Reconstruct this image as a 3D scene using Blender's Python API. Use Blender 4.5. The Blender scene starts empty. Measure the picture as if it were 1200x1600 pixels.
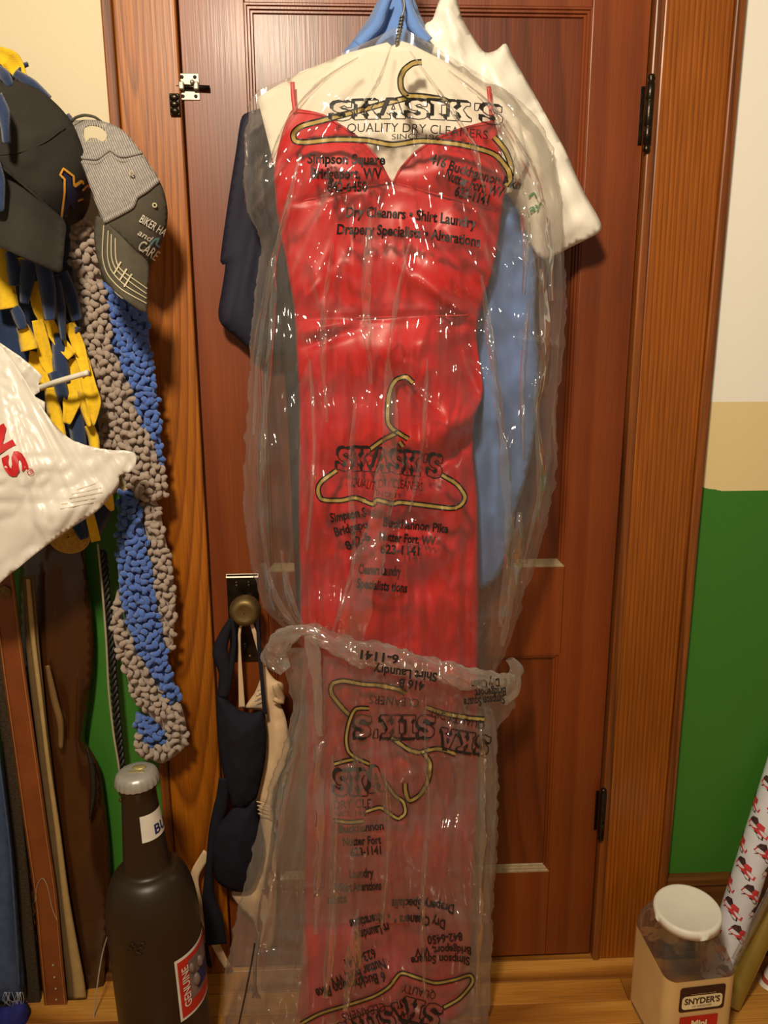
import bpy, bmesh, math, random
import numpy as np
from mathutils import Vector, Matrix
from mathutils.geometry import delaunay_2d_cdt

random.seed(7)
SC = bpy.context.scene
COL = SC.collection

# ------------------------------------------------------------------ camera
FPX, PITCH, YAW, ROLL = 1200.0, math.radians(12.853), math.radians(2.47), math.radians(-0.238)
DIST, HCAM = 1.45, 1.3775
def _axes():
    cp, sp, cy, sy = math.cos(PITCH), math.sin(PITCH), math.cos(YAW), math.sin(YAW)
    f = np.array([sy*cp, cy*cp, -sp]); r = np.array([cy, -sy, 0.0]); u = np.cross(r, f)
    r2 = math.cos(ROLL)*r + math.sin(ROLL)*u
    return r2, np.cross(r2, f), f
RT, UP, FW = _axes()
CAMLOC = np.array([0.0, -DIST, HCAM])
cam_data = bpy.data.cameras.new('camera'); cam = bpy.data.objects.new('camera', cam_data); COL.objects.link(cam)
cam_data.sensor_fit = 'HORIZONTAL'; cam_data.sensor_width = 36.0; cam_data.lens = 36.0*FPX/1200.0
cam_data.clip_start = 0.05; cam_data.clip_end = 50
cam.matrix_world = Matrix(((RT[0], UP[0], -FW[0], CAMLOC[0]), (RT[1], UP[1], -FW[1], CAMLOC[1]),
                           (RT[2], UP[2], -FW[2], CAMLOC[2]), (0, 0, 0, 1)))
SC.camera = cam

# ------------------------------------------------------------------ world, lamp, exposure
world = bpy.data.worlds.new('room_ambient'); SC.world = world; world.use_nodes = True
bg = world.node_tree.nodes['Background']; bg.inputs[0].default_value = (1.0, 0.80, 0.55, 1); bg.inputs[1].default_value = 0.21
lamp_data = bpy.data.lights.new('ceiling_lamp', 'AREA'); lamp_data.shape = 'DISK'; lamp_data.size = 0.24
lamp_data.energy = 40.0; lamp_data.color = (1.0, 0.85, 0.64)
lamp = bpy.data.objects.new('ceiling_lamp', lamp_data); COL.objects.link(lamp)
lamp.location = (-0.30, -1.60, 2.42)
lamp.rotation_euler = (Vector((0.25, 0.0, 1.10)) - Vector(lamp.location)).to_track_quat('-Z', 'Y').to_euler()
SC.view_settings.view_transform = 'Standard'; SC.view_settings.look = 'None'
SC.view_settings.gamma = 1.0; SC.view_settings.use_curve_mapping = False
SC.view_settings.exposure = 0.0
SC.cycles.max_bounces = 5; SC.cycles.diffuse_bounces = 3; SC.cycles.glossy_bounces = 2; SC.cycles.transmission_bounces = 2
SC.cycles.transparent_max_bounces = 18       # many layers of clear film

# ------------------------------------------------------------------ helpers
def P(px, py, Y):
    """points where the sight lines of photo pixels meet the planes y = Y"""
    px, py, Y = np.broadcast_arrays(np.asarray(px, float), np.asarray(py, float), np.asarray(Y, float))
    d = FW[None]*FPX + RT[None]*(px.reshape(-1, 1)-600) - UP[None]*(py.reshape(-1, 1)-800)
    t = (Y.reshape(-1)-CAMLOC[1])/d[:, 1]
    return CAMLOC[None] + d*t[:, None]
def P1(px, py, Y): return P([px], [py], [Y])[0]
def Pz(px, py, Z):
    d = FW*FPX + RT*(px-600) - UP*(py-800)
    return CAMLOC + d*((Z-CAMLOC[2])/d[2])

def srgb(r, g, b):
    f = lambda c: (c/255/12.92) if c/255 <= 0.04045 else ((c/255+0.055)/1.055)**2.4
    return (f(r), f(g), f(b))

_perm = np.random.RandomState(3).rand(256, 256)
def nz(x, y, seed=0):
    """smooth value noise in -1..1, vectorised"""
    x = np.asarray(x, float)+seed*37.31; y = np.asarray(y, float)+seed*11.77
    xi = np.floor(x).astype(int); yi = np.floor(y).astype(int); fx = x-xi; fy = y-yi
    fx = fx*fx*fx*(fx*(fx*6-15)+10); fy = fy*fy*fy*(fy*(fy*6-15)+10)
    g = lambda a, b: _perm[a & 255, b & 255]
    return 2*((g(xi, yi)*(1-fx)+g(xi+1, yi)*fx)*(1-fy)+(g(xi, yi+1)*(1-fx)+g(xi+1, yi+1)*fx)*fy)-1
def ridge(X, Y, x0, y0, x1, y1, w, a, w1=None):
    dx, dy = x1-x0, y1-y0; L2 = dx*dx+dy*dy
    t = np.clip(((X-x0)*dx+(Y-y0)*dy)/L2, 0, 1)
    d2 = (X-x0-t*dx)**2+(Y-y0-t*dy)**2
    ww = w+((w1 if w1 is not None else w)-w)*t
    tt = ((X-x0)*dx+(Y-y0)*dy)/L2
    return a*np.exp(-d2/(ww*ww))*(0.25+0.75*np.sqrt(np.clip(4*np.clip(tt, 0, 1)*(1-np.clip(tt, 0, 1)), 0, 1)))
def interp(tab, y):
    t = np.array(tab, float); return np.interp(y, t[:, 0], t[:, 1])

def spline(pts, step=8.0, closed=True, smooth=True):
    p = np.array(pts, float); n = len(p); out = []
    for i in range(n if closed else n-1):
        a, b = p[i], p[(i+1) % n]
        z = p[(i-1) % n] if closed or i > 0 else a
        c = p[(i+2) % n] if closed or i+2 < n else b
        k = max(1, int(math.ceil(np.linalg.norm((b-a)[:2])/step)))
        for j in range(k):
            t = j/k
            if smooth:
                m0, m1 = (b-z)*0.42, (c-a)*0.42
                q = (2*t**3-3*t**2+1)*a+(t**3-2*t**2+t)*m0+(-2*t**3+3*t**2)*b+(t**3-t**2)*m1
            else: q = a+(b-a)*t
            out.append(q)
    if not closed: out.append(p[-1])
    return np.array(out)
def inside(poly, X, Y):
    r = np.zeros(len(X), bool); n = len(poly)
    for i in range(n):
        x0, y0 = poly[i]; x1, y1 = poly[(i+1) % n]
        if y0 == y1: continue
        c = ((y0 > Y) != (y1 > Y)) & (X < (x1-x0)*(Y-y0)/(y1-y0)+x0)
        r ^= c
    return r
def edge_dist(poly, X, Y):
    d = np.full(len(X), 1e9); n = len(poly)
    for i in range(n):
        x0, y0 = poly[i]; dx, dy = poly[(i+1) % n][0]-x0, poly[(i+1) % n][1]-y0
        t = np.clip(((X-x0)*dx+(Y-y0)*dy)/(dx*dx+dy*dy+1e-9), 0, 1)
        d = np.minimum(d, np.hypot(X-x0-t*dx, Y-y0-t*dy))
    return d

ROOTLOC = {}
def finish(o, label=None, cat=None, group=None, kind=None):
    if label: o['label'] = label
    if cat: o['category'] = cat
    if group: o['group'] = group
    if kind: o['kind'] = kind
    return o
def thing(name, loc, label, cat, group=None, kind=None):
    o = bpy.data.objects.new(name, None); COL.objects.link(o); o.empty_display_size = 0.05
    o.location = loc; ROOTLOC[o.name] = np.array(loc, float)
    return finish(o, label, cat, group, kind)
def obj(name, verts, faces, mat, parent=None, smooth=True, thick=0.0, origin=None, bevel=0.0, label=None, kind=None):
    """one mesh object; verts are given in world space"""
    v = np.asarray(verts, float)
    if origin is None:
        if parent is not None: origin = ROOTLOC[parent.name]
        else: origin = np.array([(v[:, 0].min()+v[:, 0].max())/2, (v[:, 1].min()+v[:, 1].max())/2, v[:, 2].min()])
    origin = np.asarray(origin, float)
    me = bpy.data.meshes.new(name); me.from_pydata((v-origin).tolist(), [], [list(map(int, f)) for f in faces]); me.update()
    if smooth: me.polygons.foreach_set('use_smooth', [True]*len(me.polygons))
    if mat: me.materials.append(mat)
    o = bpy.data.objects.new(name, me); COL.objects.link(o); ROOTLOC[o.name] = origin
    if parent is not None: o.parent = parent; o.location = origin-ROOTLOC[parent.name]
    else: o.location = origin
    if thick:
        m = o.modifiers.new('thickness', 'SOLIDIFY'); m.thickness = thick; m.offset = -1
    if bevel:
        m = o.modifiers.new('bevel', 'BEVEL'); m.width = bevel; m.segments = 2; m.limit_method = 'ANGLE'
    if label: o['label'] = label
    if kind: o['kind'] = kind
    return o

class MB:
    def __init__(s): s.v, s.f = [], []
    def add(s, v, f):
        b = len(s.v); s.v += [tuple(q) for q in v]; s.f += [[i+b for i in q] for q in f]; return s
    def box(s, x0, x1, y0, y1, z0, z1):
        v = [(x, y, z) for z in (z0, z1) for y in (y0, y1) for x in (x0, x1)]
        return s.add(v, [(0, 2, 3, 1), (4, 5, 7, 6), (0, 1, 5, 4), (2, 6, 7, 3), (0, 4, 6, 2), (1, 3, 7, 5)])
    def tube(s, path, r, n=8, cap=True):
        p = np.array(path, float); m = len(p); r = np.broadcast_to(np.asarray(r, float), (m,))
        T = np.gradient(p, axis=0); T /= np.linalg.norm(T, axis=1)[:, None]+1e-12
        a = np.array([0, 0, 1.0]) if abs(T[0, 2]) < 0.9 else np.array([1.0, 0, 0])
        N = np.cross(T[0], a); N /= np.linalg.norm(N); v = []
        for i in range(m):
            N = N-T[i]*np.dot(N, T[i]); N /= np.linalg.norm(N)+1e-12; B = np.cross(T[i], N)
            for k in range(n):
                w = 2*math.pi*k/n; v.append(p[i]+r[i]*(math.cos(w)*N+math.sin(w)*B))
        f = [(i*n+k, i*n+(k+1) % n, (i+1)*n+(k+1) % n, (i+1)*n+k) for i in range(m-1) for k in range(n)]
        if cap: f += [list(range(n))[::-1], [(m-1)*n+k for k in range(n)]]
        return s.add(v, f)
    def lathe(s, prof, c, n=48, axis=None, cap=False):
        """prof: (radius, height) pairs around the vertical through c"""
        M = axis if axis is not None else np.eye(3); v = []
        for r, h in prof:
            for k in range(n):
                w = 2*math.pi*k/n; v.append(np.array(c)+M@np.array([r*math.cos(w), r*math.sin(w), h]))
        m = len(prof)
        f = [(i*n+k, i*n+(k+1) % n, (i+1)*n+(k+1) % n, (i+1)*n+k) for i in range(m-1) for k in range(n)]
        if cap: f += [list(range(n))[::-1], [(m-1)*n+k for k in range(n)]]
        return s.add(v, f)
    def ball(s, c, r, n=10, m=6):
        r = np.broadcast_to(np.asarray(r, float), (3,)); v = [np.array(c)+(0, 0, -r[2])]; f = []
        for i in range(1, m):
            a = math.pi*i/m
            for k in range(n):
                w = 2*math.pi*k/n; v.append(np.array(c)+(r[0]*math.sin(a)*math.cos(w), r[1]*math.sin(a)*math.sin(w), -r[2]*math.cos(a)))
        v.append(np.array(c)+(0, 0, r[2])); L = len(v)-1
        for k in range(n):
            f.append((0, 1+(k+1) % n, 1+k)); f.append((L, 1+(m-2)*n+k, 1+(m-2)*n+(k+1) % n))
            for i in range(m-2): f.append((1+i*n+k, 1+i*n+(k+1) % n, 1+(i+1)*n+(k+1) % n, 1+(i+1)*n+k))
        return s.add(v, f)
    def build(s, name, mat, parent=None, **k): return obj(name, s.v, s.f, mat, parent, **k)

def relief(name, poly, Yf, mat, parent=None, step=8.0, thick=0.003, smooth=True, holes=(), label=None, kind=None, shade=True):
    """a sheet with the given outline, its distance from the wall given by Yf(px, py, edge distance)"""
    b = spline(poly, step, True, smooth); hs = [spline(h, step, True, smooth) for h in holes]
    x0, y0 = b.min(0); x1, y1 = b.max(0)
    gx, gy = np.meshgrid(np.arange(x0+step*.5, x1, step), np.arange(y0+step*.5, y1, step))
    gx = gx.copy(); gx[1::2] += step*.5
    gx, gy = gx.ravel(), gy.ravel()
    ok = inside(b, gx, gy) & (edge_dist(b, gx, gy) > step*.45)
    for h in hs: ok &= ~inside(h, gx, gy) & (edge_dist(h, gx, gy) > step*.4)
    gx, gy = gx[ok], gy[ok]
    allp = [tuple(q) for q in b]; ed = [(i, (i+1) % len(b)) for i in range(len(b))]
    for h in hs:
        k = len(allp); allp += [tuple(q) for q in h]; ed += [(k+i, k+(i+1) % len(h)) for i in range(len(h))]
    allp += list(zip(gx, gy))
    vo, eo, fo, *_ = delaunay_2d_cdt([Vector((float(a), float(c))) for a, c in allp], ed, [], 0, 1e-4)
    X = np.array([q[0] for q in vo]); Y = np.array([q[1] for q in vo])
    F = np.array([list(f) for f in fo if len(f) == 3])
    cx, cy = X[F].mean(1), Y[F].mean(1); keep = inside(b, cx, cy)
    for h in hs: keep &= ~inside(h, cx, cy)
    F = F[keep]
    D = edge_dist(b, X, Y)
    W = P(X, Y, Yf(X, Y, D))
    a = W[F[:, 1]]-W[F[:, 0]]; c = W[F[:, 2]]-W[F[:, 0]]
    n = np.cross(a, c); flip = (n*(W[F[:, 0]]-CAMLOC)).sum(1) > 0
    F[flip] = F[flip][:, ::-1]
    return obj(name, W, F, mat, parent, smooth=shade, thick=thick, label=label, kind=kind)

def on_surface_strip(path, w, surf, off, mb=None, step=6.0, smooth=True):
    """a flat band of w pixels laid along a pixel path on a surface surf(X, Y)"""
    p = spline(path, step, False, smooth); T = np.gradient(p, axis=0); T /= np.linalg.norm(T, axis=1)[:, None]+1e-9
    N = np.stack([-T[:, 1], T[:, 0]], 1); w = np.broadcast_to(np.asarray(w, float), (len(p),))
    a = p+N*w[:, None]/2; b = p-N*w[:, None]/2
    X = np.concatenate([a[:, 0], b[:, 0]]); Y = np.concatenate([a[:, 1], b[:, 1]]); m = len(p)
    V = P(X, Y, surf(X, Y)-off); F = [(i, i+1, m+i+1, m+i) for i in range(m-1)]
    mb = mb or MB(); return mb.add(V, F)
def wire_px(path, Y, r, mb=None, n=6, step=6.0, smooth=True):
    """a round cord; path of (px, py) or (px, py, Y)"""
    p = spline([(q[0], q[1], q[2] if len(q) > 2 else Y) for q in path], step, False, smooth)
    mb = mb or MB(); return mb.tube(P(p[:, 0], p[:, 1], p[:, 2]), r, n)
def band(name, path, w, mat, parent=None, thick=0.0015, curl=0.0, step=7.0, nu=4, smooth=True, label=None, kind=None):
    """a strip of cloth along a path of (px, py, Y) of given pixel width(s), cupped by curl metres"""
    p = spline(path, step, False, smooth); m = len(p); T = np.gradient(p[:, :2], axis=0); T /= np.linalg.norm(T, axis=1)[:, None]+1e-9
    N = np.stack([-T[:, 1], T[:, 0]], 1)
    ww = np.interp(np.linspace(0, 1, m), np.linspace(0, 1, len(np.atleast_1d(w))), np.atleast_1d(w))
    X, Y, Z = [], [], []
    for i in range(m):
        for j in range(nu+1):
            s = j/nu*2-1; X.append(p[i, 0]+N[i, 0]*s*ww[i]/2); Y.append(p[i, 1]+N[i, 1]*s*ww[i]/2); Z.append(p[i, 2]-curl*(1-s*s))
    V = P(X, Y, Z); k = nu+1
    F = [(i*k+j, i*k+j+1, (i+1)*k+j+1, (i+1)*k+j) for i in range(m-1) for j in range(nu)]
    n = np.cross(V[F[0][1]]-V[F[0][0]], V[F[0][3]]-V[F[0][0]])
    if np.dot(n, V[F[0][0]]-CAMLOC) > 0: F = [f[::-1] for f in F]
    return obj(name, V, F, mat, parent, thick=thick, label=label, kind=kind)

_glyph = {}
def glyphs(s, bold=0.0):
    k = (s, bold)
    if k not in _glyph:
        cu = bpy.data.curves.new('t', 'FONT'); cu.body = s; cu.size = 1.0; cu.offset = bold; cu.resolution_u = 3
        o = bpy.data.objects.new('t', cu); COL.objects.link(o)
        dg = bpy.context.evaluated_depsgraph_get(); dg.update()
        me = bpy.data.meshes.new_from_object(o.evaluated_get(dg))
        v = np.array([q.co[:2] for q in me.vertices]); f = [list(q.vertices) for q in me.polygons]
        bpy.data.objects.remove(o); bpy.data.curves.remove(cu); bpy.data.meshes.remove(me)
        v[:, 0] -= v[:, 0].min(); _glyph[k] = (v, f)
    return _glyph[k]
def lettering(s, p0, p1, h, surf, off=0.0012, sag=0.0, bold=0.026, mb=None, slant=0.0):
    """print s from pixel p0 to p1 along its baseline, capitals h pixels tall, on a surface; sag bends the baseline"""
    v, f = glyphs(s, bold); W = v[:, 0].max(); t = v[:, 0]/W; q = v[:, 1]/0.72
    p0, p1 = np.array(p0, float), np.array(p1, float); d = p1-p0; L = np.linalg.norm(d); d /= L
    up = np.array([d[1], -d[0]])
    t2 = t+slant*q*h/L
    sg = sag*4*t*(1-t)
    X = p0[0]+d[0]*L*t2+up[0]*(q*h-sg); Y = p0[1]+d[1]*L*t2+up[1]*(q*h-sg)
    V = P(X, Y, surf(X, Y)-off); mb = mb or MB(); return mb.add(V, f)

# ------------------------------------------------------------------ materials
def new_mat(name):
    m = bpy.data.materials.new(name); m.use_nodes = True; nt = m.node_tree
    return m, nt, nt.nodes['Principled BSDF'], nt.nodes['Material Output']
def node(nt, t, **k):
    n = nt.nodes.new(t)
    for a, b in k.items():
        if a.startswith('i_'): n.inputs[int(a[2:]) if a[2:].isdigit() else a[2:].replace('_', ' ')].default_value = b
        else: setattr(n, a, b)
    return n
def mat(name, c, rough=0.6, var=0.12, scale=30.0, bump=0.0, bscale=80.0, metal=0.0, spec=0.5, sheen=0.0, aniso=(1, 1, 1), sss=0.0, coat=0.0):
    """plain surface with slight procedural variation of colour and relief"""
    m, nt, b, out = new_mat(name); L = nt.links
    tc = node(nt, 'ShaderNodeTexCoord'); mp = node(nt, 'ShaderNodeMapping'); mp.inputs['Scale'].default_value = aniso
    L.new(tc.outputs['Object'], mp.inputs['Vector'])
    n = node(nt, 'ShaderNodeTexNoise'); n.inputs['Scale'].default_value = scale; n.inputs['Detail'].default_value = 3
    L.new(mp.outputs[0], n.inputs['Vector'])
    r = node(nt, 'ShaderNodeValToRGB'); e = r.color_ramp.elements
    e[0].position = .3; e[1].position = .7
    e[0].color = tuple(x*(1-var) for x in c)+(1,); e[1].color = tuple(min(1, x*(1+var)) for x in c)+(1,)
    L.new(n.outputs['Fac'], r.inputs[0]); L.new(r.outputs[0], b.inputs['Base Color'])
    b.inputs['Roughness'].default_value = rough; b.inputs['Metallic'].default_value = metal
    b.inputs['Specular IOR Level'].default_value = spec; b.inputs['Sheen Weight'].default_value = sheen
    b.inputs['Coat Weight'].default_value = coat
    if bump:
        n2 = node(nt, 'ShaderNodeTexNoise'); n2.inputs['Scale'].default_value = bscale; n2.inputs['Detail'].default_value = 4
        L.new(mp.outputs[0], n2.inputs['Vector'])
        bp = node(nt, 'ShaderNodeBump'); bp.inputs['Strength'].default_value = bump; bp.inputs['Distance'].default_value = 0.004
        L.new(n2.outputs['Fac'], bp.inputs['Height']); L.new(bp.outputs[0], b.inputs['Normal'])
    return m
def wood(name, dark, mid, light, rings=55.0, stretch=0.10, off=(0.03, 0.10), rough=0.3, seed=0.0, warp=0.03, axis='Z', bump=0.12, coat=0.06, fine=0.35, tilt=0.12):
    """plain-sawn varnished timber: growth rings cut by the board, long pores"""
    m, nt, b, out = new_mat(name); L = nt.links
    tc = node(nt, 'ShaderNodeTexCoord'); sp = node(nt, 'ShaderNodeSeparateXYZ')
    oi = node(nt, 'ShaderNodeObjectInfo')
    ad = node(nt, 'ShaderNodeVectorMath', operation='ADD'); ad.inputs[1].default_value = (seed*.37, seed*.11, seed*1.7)
    L.new(tc.outputs['Object'], ad.inputs[0]); L.new(ad.outputs[0], sp.inputs[0])
    a, c = ('X', 'Z') if axis == 'Z' else ('Z', 'X')
    mul = node(nt, 'ShaderNodeMath', operation='MULTIPLY'); mul.inputs[1].default_value = stretch
    L.new(sp.outputs[c], mul.inputs[0])
    cb = node(nt, 'ShaderNodeCombineXYZ'); L.new(sp.outputs[a], cb.inputs[0]); L.new(sp.outputs['Y'], cb.inputs[1]); L.new(mul.outputs[0], cb.inputs[2])
    rnd = node(nt, 'ShaderNodeMath', operation='MULTIPLY'); rnd.inputs[1].default_value = 9.0; L.new(oi.outputs['Random'], rnd.inputs[0])
    ns = node(nt, 'ShaderNodeTexNoise', noise_dimensions='4D'); ns.inputs['Scale'].default_value = 5.0; ns.inputs['Detail'].default_value = 2
    L.new(cb.outputs[0], ns.inputs['Vector']); L.new(rnd.outputs[0], ns.inputs['W'])
    # growth-ring distance: sqrt((x+ox+tilt z)^2 + oy^2) + warp * noise
    tz = node(nt, 'ShaderNodeMath', operation='MULTIPLY_ADD'); tz.inputs[1].default_value = tilt; tz.inputs[2].default_value = off[0]
    L.new(mul.outputs[0], tz.inputs[0])
    xs = node(nt, 'ShaderNodeMath', operation='ADD'); L.new(sp.outputs[a], xs.inputs[0]); L.new(tz.outputs[0], xs.inputs[1])
    x2 = node(nt, 'ShaderNodeMath', operation='POWER'); x2.inputs[1].default_value = 2.0
    ab = node(nt, 'ShaderNodeMath', operation='ABSOLUTE'); L.new(xs.outputs[0], ab.inputs[0]); L.new(ab.outputs[0], x2.inputs[0])
    oz = node(nt, 'ShaderNodeMath', operation='MULTIPLY_ADD'); oz.inputs[1].default_value = 1.0; oz.inputs[2].default_value = off[1]
    L.new(mul.outputs[0], oz.inputs[0]); o2 = node(nt, 'ShaderNodeMath', operation='MULTIPLY'); L.new(oz.outputs[0], o2.inputs[0]); L.new(oz.outputs[0], o2.inputs[1])
    sm = node(nt, 'ShaderNodeMath', operation='ADD'); L.new(x2.outputs[0], sm.inputs[0]); L.new(o2.outputs[0], sm.inputs[1])
    sq = node(nt, 'ShaderNodeMath', operation='SQRT'); L.new(sm.outputs[0], sq.inputs[0])
    wn = node(nt, 'ShaderNodeMath', operation='MULTIPLY_ADD'); wn.inputs[1].default_value = warp
    L.new(ns.outputs['Fac'], wn.inputs[0]); L.new(sq.outputs[0], wn.inputs[2])
    fr = node(nt, 'ShaderNodeMath', operation='MULTIPLY'); fr.inputs[1].default_value = rings; L.new(wn.outputs[0], fr.inputs[0])
    fc = node(nt, 'ShaderNodeMath', operation='FRACT'); L.new(fr.outputs[0], fc.inputs[0])
    rp = node(nt, 'ShaderNodeValToRGB'); e = rp.color_ramp.elements
    e[0].position = 0.0; e[0].color = light+(1,); e[1].position = 1.0; e[1].color = light+(1,)
    for pos, col in ((0.45, mid), (0.82, dark), (0.93, mid)):
        q = e.new(pos); q.color = col+(1,)
    L.new(fc.outputs[0], rp.inputs[0])
    # long pores
    mp = node(nt, 'ShaderNodeMapping'); mp.inputs['Scale'].default_value = (1, 1, 0.03) if axis == 'Z' else (0.03, 1, 1)
    L.new(tc.outputs['Object'], mp.inputs[0])
    nf = node(nt, 'ShaderNodeTexNoise'); nf.inputs['Scale'].default_value = 260; nf.inputs['Detail'].default_value = 3; L.new(mp.outputs[0], nf.inputs['Vector'])
    nb = node(nt, 'ShaderNodeTexNoise'); nb.inputs['Scale'].default_value = 2.3; nb.inputs['Detail'].default_value = 2; L.new(ad.outputs[0], nb.inputs['Vector'])
    mr = node(nt, 'ShaderNodeMapRange'); mr.inputs[1].default_value = .3; mr.inputs[2].default_value = .7; mr.inputs[3].default_value = 1-fine; mr.inputs[4].default_value = 1.0+fine*.4
    L.new(nf.outputs['Fac'], mr.inputs[0])
    mr2 = node(nt, 'ShaderNodeMapRange'); mr2.inputs[1].default_value = .3; mr2.inputs[2].default_value = .7; mr2.inputs[3].default_value = .80; mr2.inputs[4].default_value = 1.15
    L.new(nb.outputs['Fac'], mr2.inputs[0])
    mm = node(nt, 'ShaderNodeMath', operation='MULTIPLY'); L.new(mr.outputs[0], mm.inputs[0]); L.new(mr2.outputs[0], mm.inputs[1])
    vm = node(nt, 'ShaderNodeVectorMath', operation='SCALE'); L.new(rp.outputs[0], vm.inputs[0]); L.new(mm.outputs[0], vm.inputs['Scale'])
    L.new(vm.outputs[0], b.inputs['Base Color'])
    b.inputs['Roughness'].default_value = rough; b.inputs['Coat Weight'].default_value = coat; b.inputs['Coat Roughness'].default_value = 0.16
    bp = node(nt, 'ShaderNodeBump'); bp.inputs['Strength'].default_value = bump; bp.inputs['Distance'].default_value = 0.002
    L.new(nf.outputs['Fac'], bp.inputs['Height']); L.new(bp.outputs[0], b.inputs['Normal']); L.new(bp.outputs[0], b.inputs['Coat Normal'])
    return m
def film(name, haze=0.07, tint=(0.95, 0.93, 0.88), gloss=0.10, rough=0.12, bump=0.5, hazecol=(0.86, 0.82, 0.74), scale=(1, 1, .14), hazegain=0.30):
    """thin clear plastic: clear, mirror-like at glancing angles, faintly milky, crinkled"""
    m, nt, b, out = new_mat(name); L = nt.links; nt.nodes.remove(b)
    tc = node(nt, 'ShaderNodeTexCoord'); mp = node(nt, 'ShaderNodeMapping'); mp.inputs['Scale'].default_value = scale
    L.new(tc.outputs['Object'], mp.inputs[0])
    sm = node(nt, 'ShaderNodeTexNoise'); sm.inputs['Scale'].default_value = 30; sm.inputs['Detail'].default_value = 1
    L.new(mp.outputs[0], sm.inputs['Vector'])
    bp = node(nt, 'ShaderNodeBump'); bp.inputs['Strength'].default_value = bump; bp.inputs['Distance'].default_value = 0.022
    L.new(sm.outputs['Fac'], bp.inputs['Height'])
    tr = node(nt, 'ShaderNodeBsdfTransparent'); tr.inputs[0].default_value = tint+(1,)
    df = node(nt, 'ShaderNodeBsdfDiffuse'); df.inputs[0].default_value = hazecol+(1,); L.new(bp.outputs[0], df.inputs['Normal'])
    tl = node(nt, 'ShaderNodeBsdfTranslucent'); tl.inputs[0].default_value = hazecol+(1,)
    gl = node(nt, 'ShaderNodeBsdfGlossy'); gl.inputs['Roughness'].default_value = rough; L.new(bp.outputs[0], gl.inputs['Normal'])
    lw = node(nt, 'ShaderNodeLayerWeight'); lw.inputs[0].default_value = 0.25
    mr = node(nt, 'ShaderNodeMapRange'); mr.inputs[3].default_value = gloss; mr.inputs[4].default_value = gloss+0.40; L.new(lw.outputs['Fresnel'], mr.inputs[0])
    s0 = node(nt, 'ShaderNodeMixShader'); s0.inputs[0].default_value = 0.35; L.new(df.outputs[0], s0.inputs[1]); L.new(tl.outputs[0], s0.inputs[2])
    lf = node(nt, 'ShaderNodeLayerWeight'); lf.inputs[0].default_value = 0.5; pw = node(nt, 'ShaderNodeMath', operation='POWER'); pw.inputs[1].default_value = 2.0; L.new(lf.outputs['Facing'], pw.inputs[0])
    hz = node(nt, 'ShaderNodeMapRange'); hz.inputs[3].default_value = haze; hz.inputs[4].default_value = min(.8, haze+hazegain); L.new(pw.outputs[0], hz.inputs[0])
    s1 = node(nt, 'ShaderNodeMixShader'); L.new(hz.outputs[0], s1.inputs[0]); L.new(tr.outputs[0], s1.inputs[1]); L.new(s0.outputs[0], s1.inputs[2])
    s2 = node(nt, 'ShaderNodeMixShader'); L.new(mr.outputs[0], s2.inputs[0]); L.new(s1.outputs[0], s2.inputs[1]); L.new(gl.outputs[0], s2.inputs[2])
    L.new(s2.outputs[0], out.inputs[0])
    return m
# ------------------------------------------------------------------ the setting
W_DOOR = wood('door_varnished_wood', srgb(115, 50, 10), srgb(126, 56, 13), srgb(131, 62, 16), rings=16, stretch=0.04, off=(0.2, 0.16), warp=0.06, seed=1, rough=0.42, fine=0.14)
W_PANEL = wood('door_panel_wood', srgb(97, 40, 8), srgb(112, 48, 12), srgb(119, 53, 15), rings=30, stretch=0.12, off=(-0.15, 0.10), warp=0.16, seed=4, rough=0.40, fine=0.22)
W_CASE = wood('casing_amber_wood', srgb(133, 70, 8), srgb(167, 93, 12), srgb(177, 103, 19), rings=95, stretch=0.075, off=(0.0, -0.15), warp=0.03, seed=0, rough=0.40, fine=0.30)
W_CASE2 = wood('casing_amber_wood_right', srgb(132, 67, 9), srgb(155, 83, 14), srgb(165, 93, 19), rings=120, stretch=0.045, off=(-0.03, -0.10), warp=0.03, seed=2, rough=0.40, fine=0.30)
W_BAND = wood('casing_backband_wood', srgb(95, 48, 12), srgb(134, 72, 24), srgb(143, 80, 28), rings=40, stretch=0.05, warp=0.05, seed=5, rough=0.4)
W_FLOOR = wood('floor_oak_plank', srgb(140, 84, 28), srgb(196, 132, 52), srgb(214, 152, 68), rings=42, stretch=0.08, off=(0.02, 0.06), warp=0.07, seed=3, rough=0.28, axis='X', fine=0.25, coat=0.5)
W_BASE = wood('baseboard_wood', srgb(98, 58, 20), srgb(116, 70, 26), srgb(124, 76, 30), rings=14, stretch=0.04, warp=0.03, seed=6, axis='X', rough=0.4)

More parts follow.
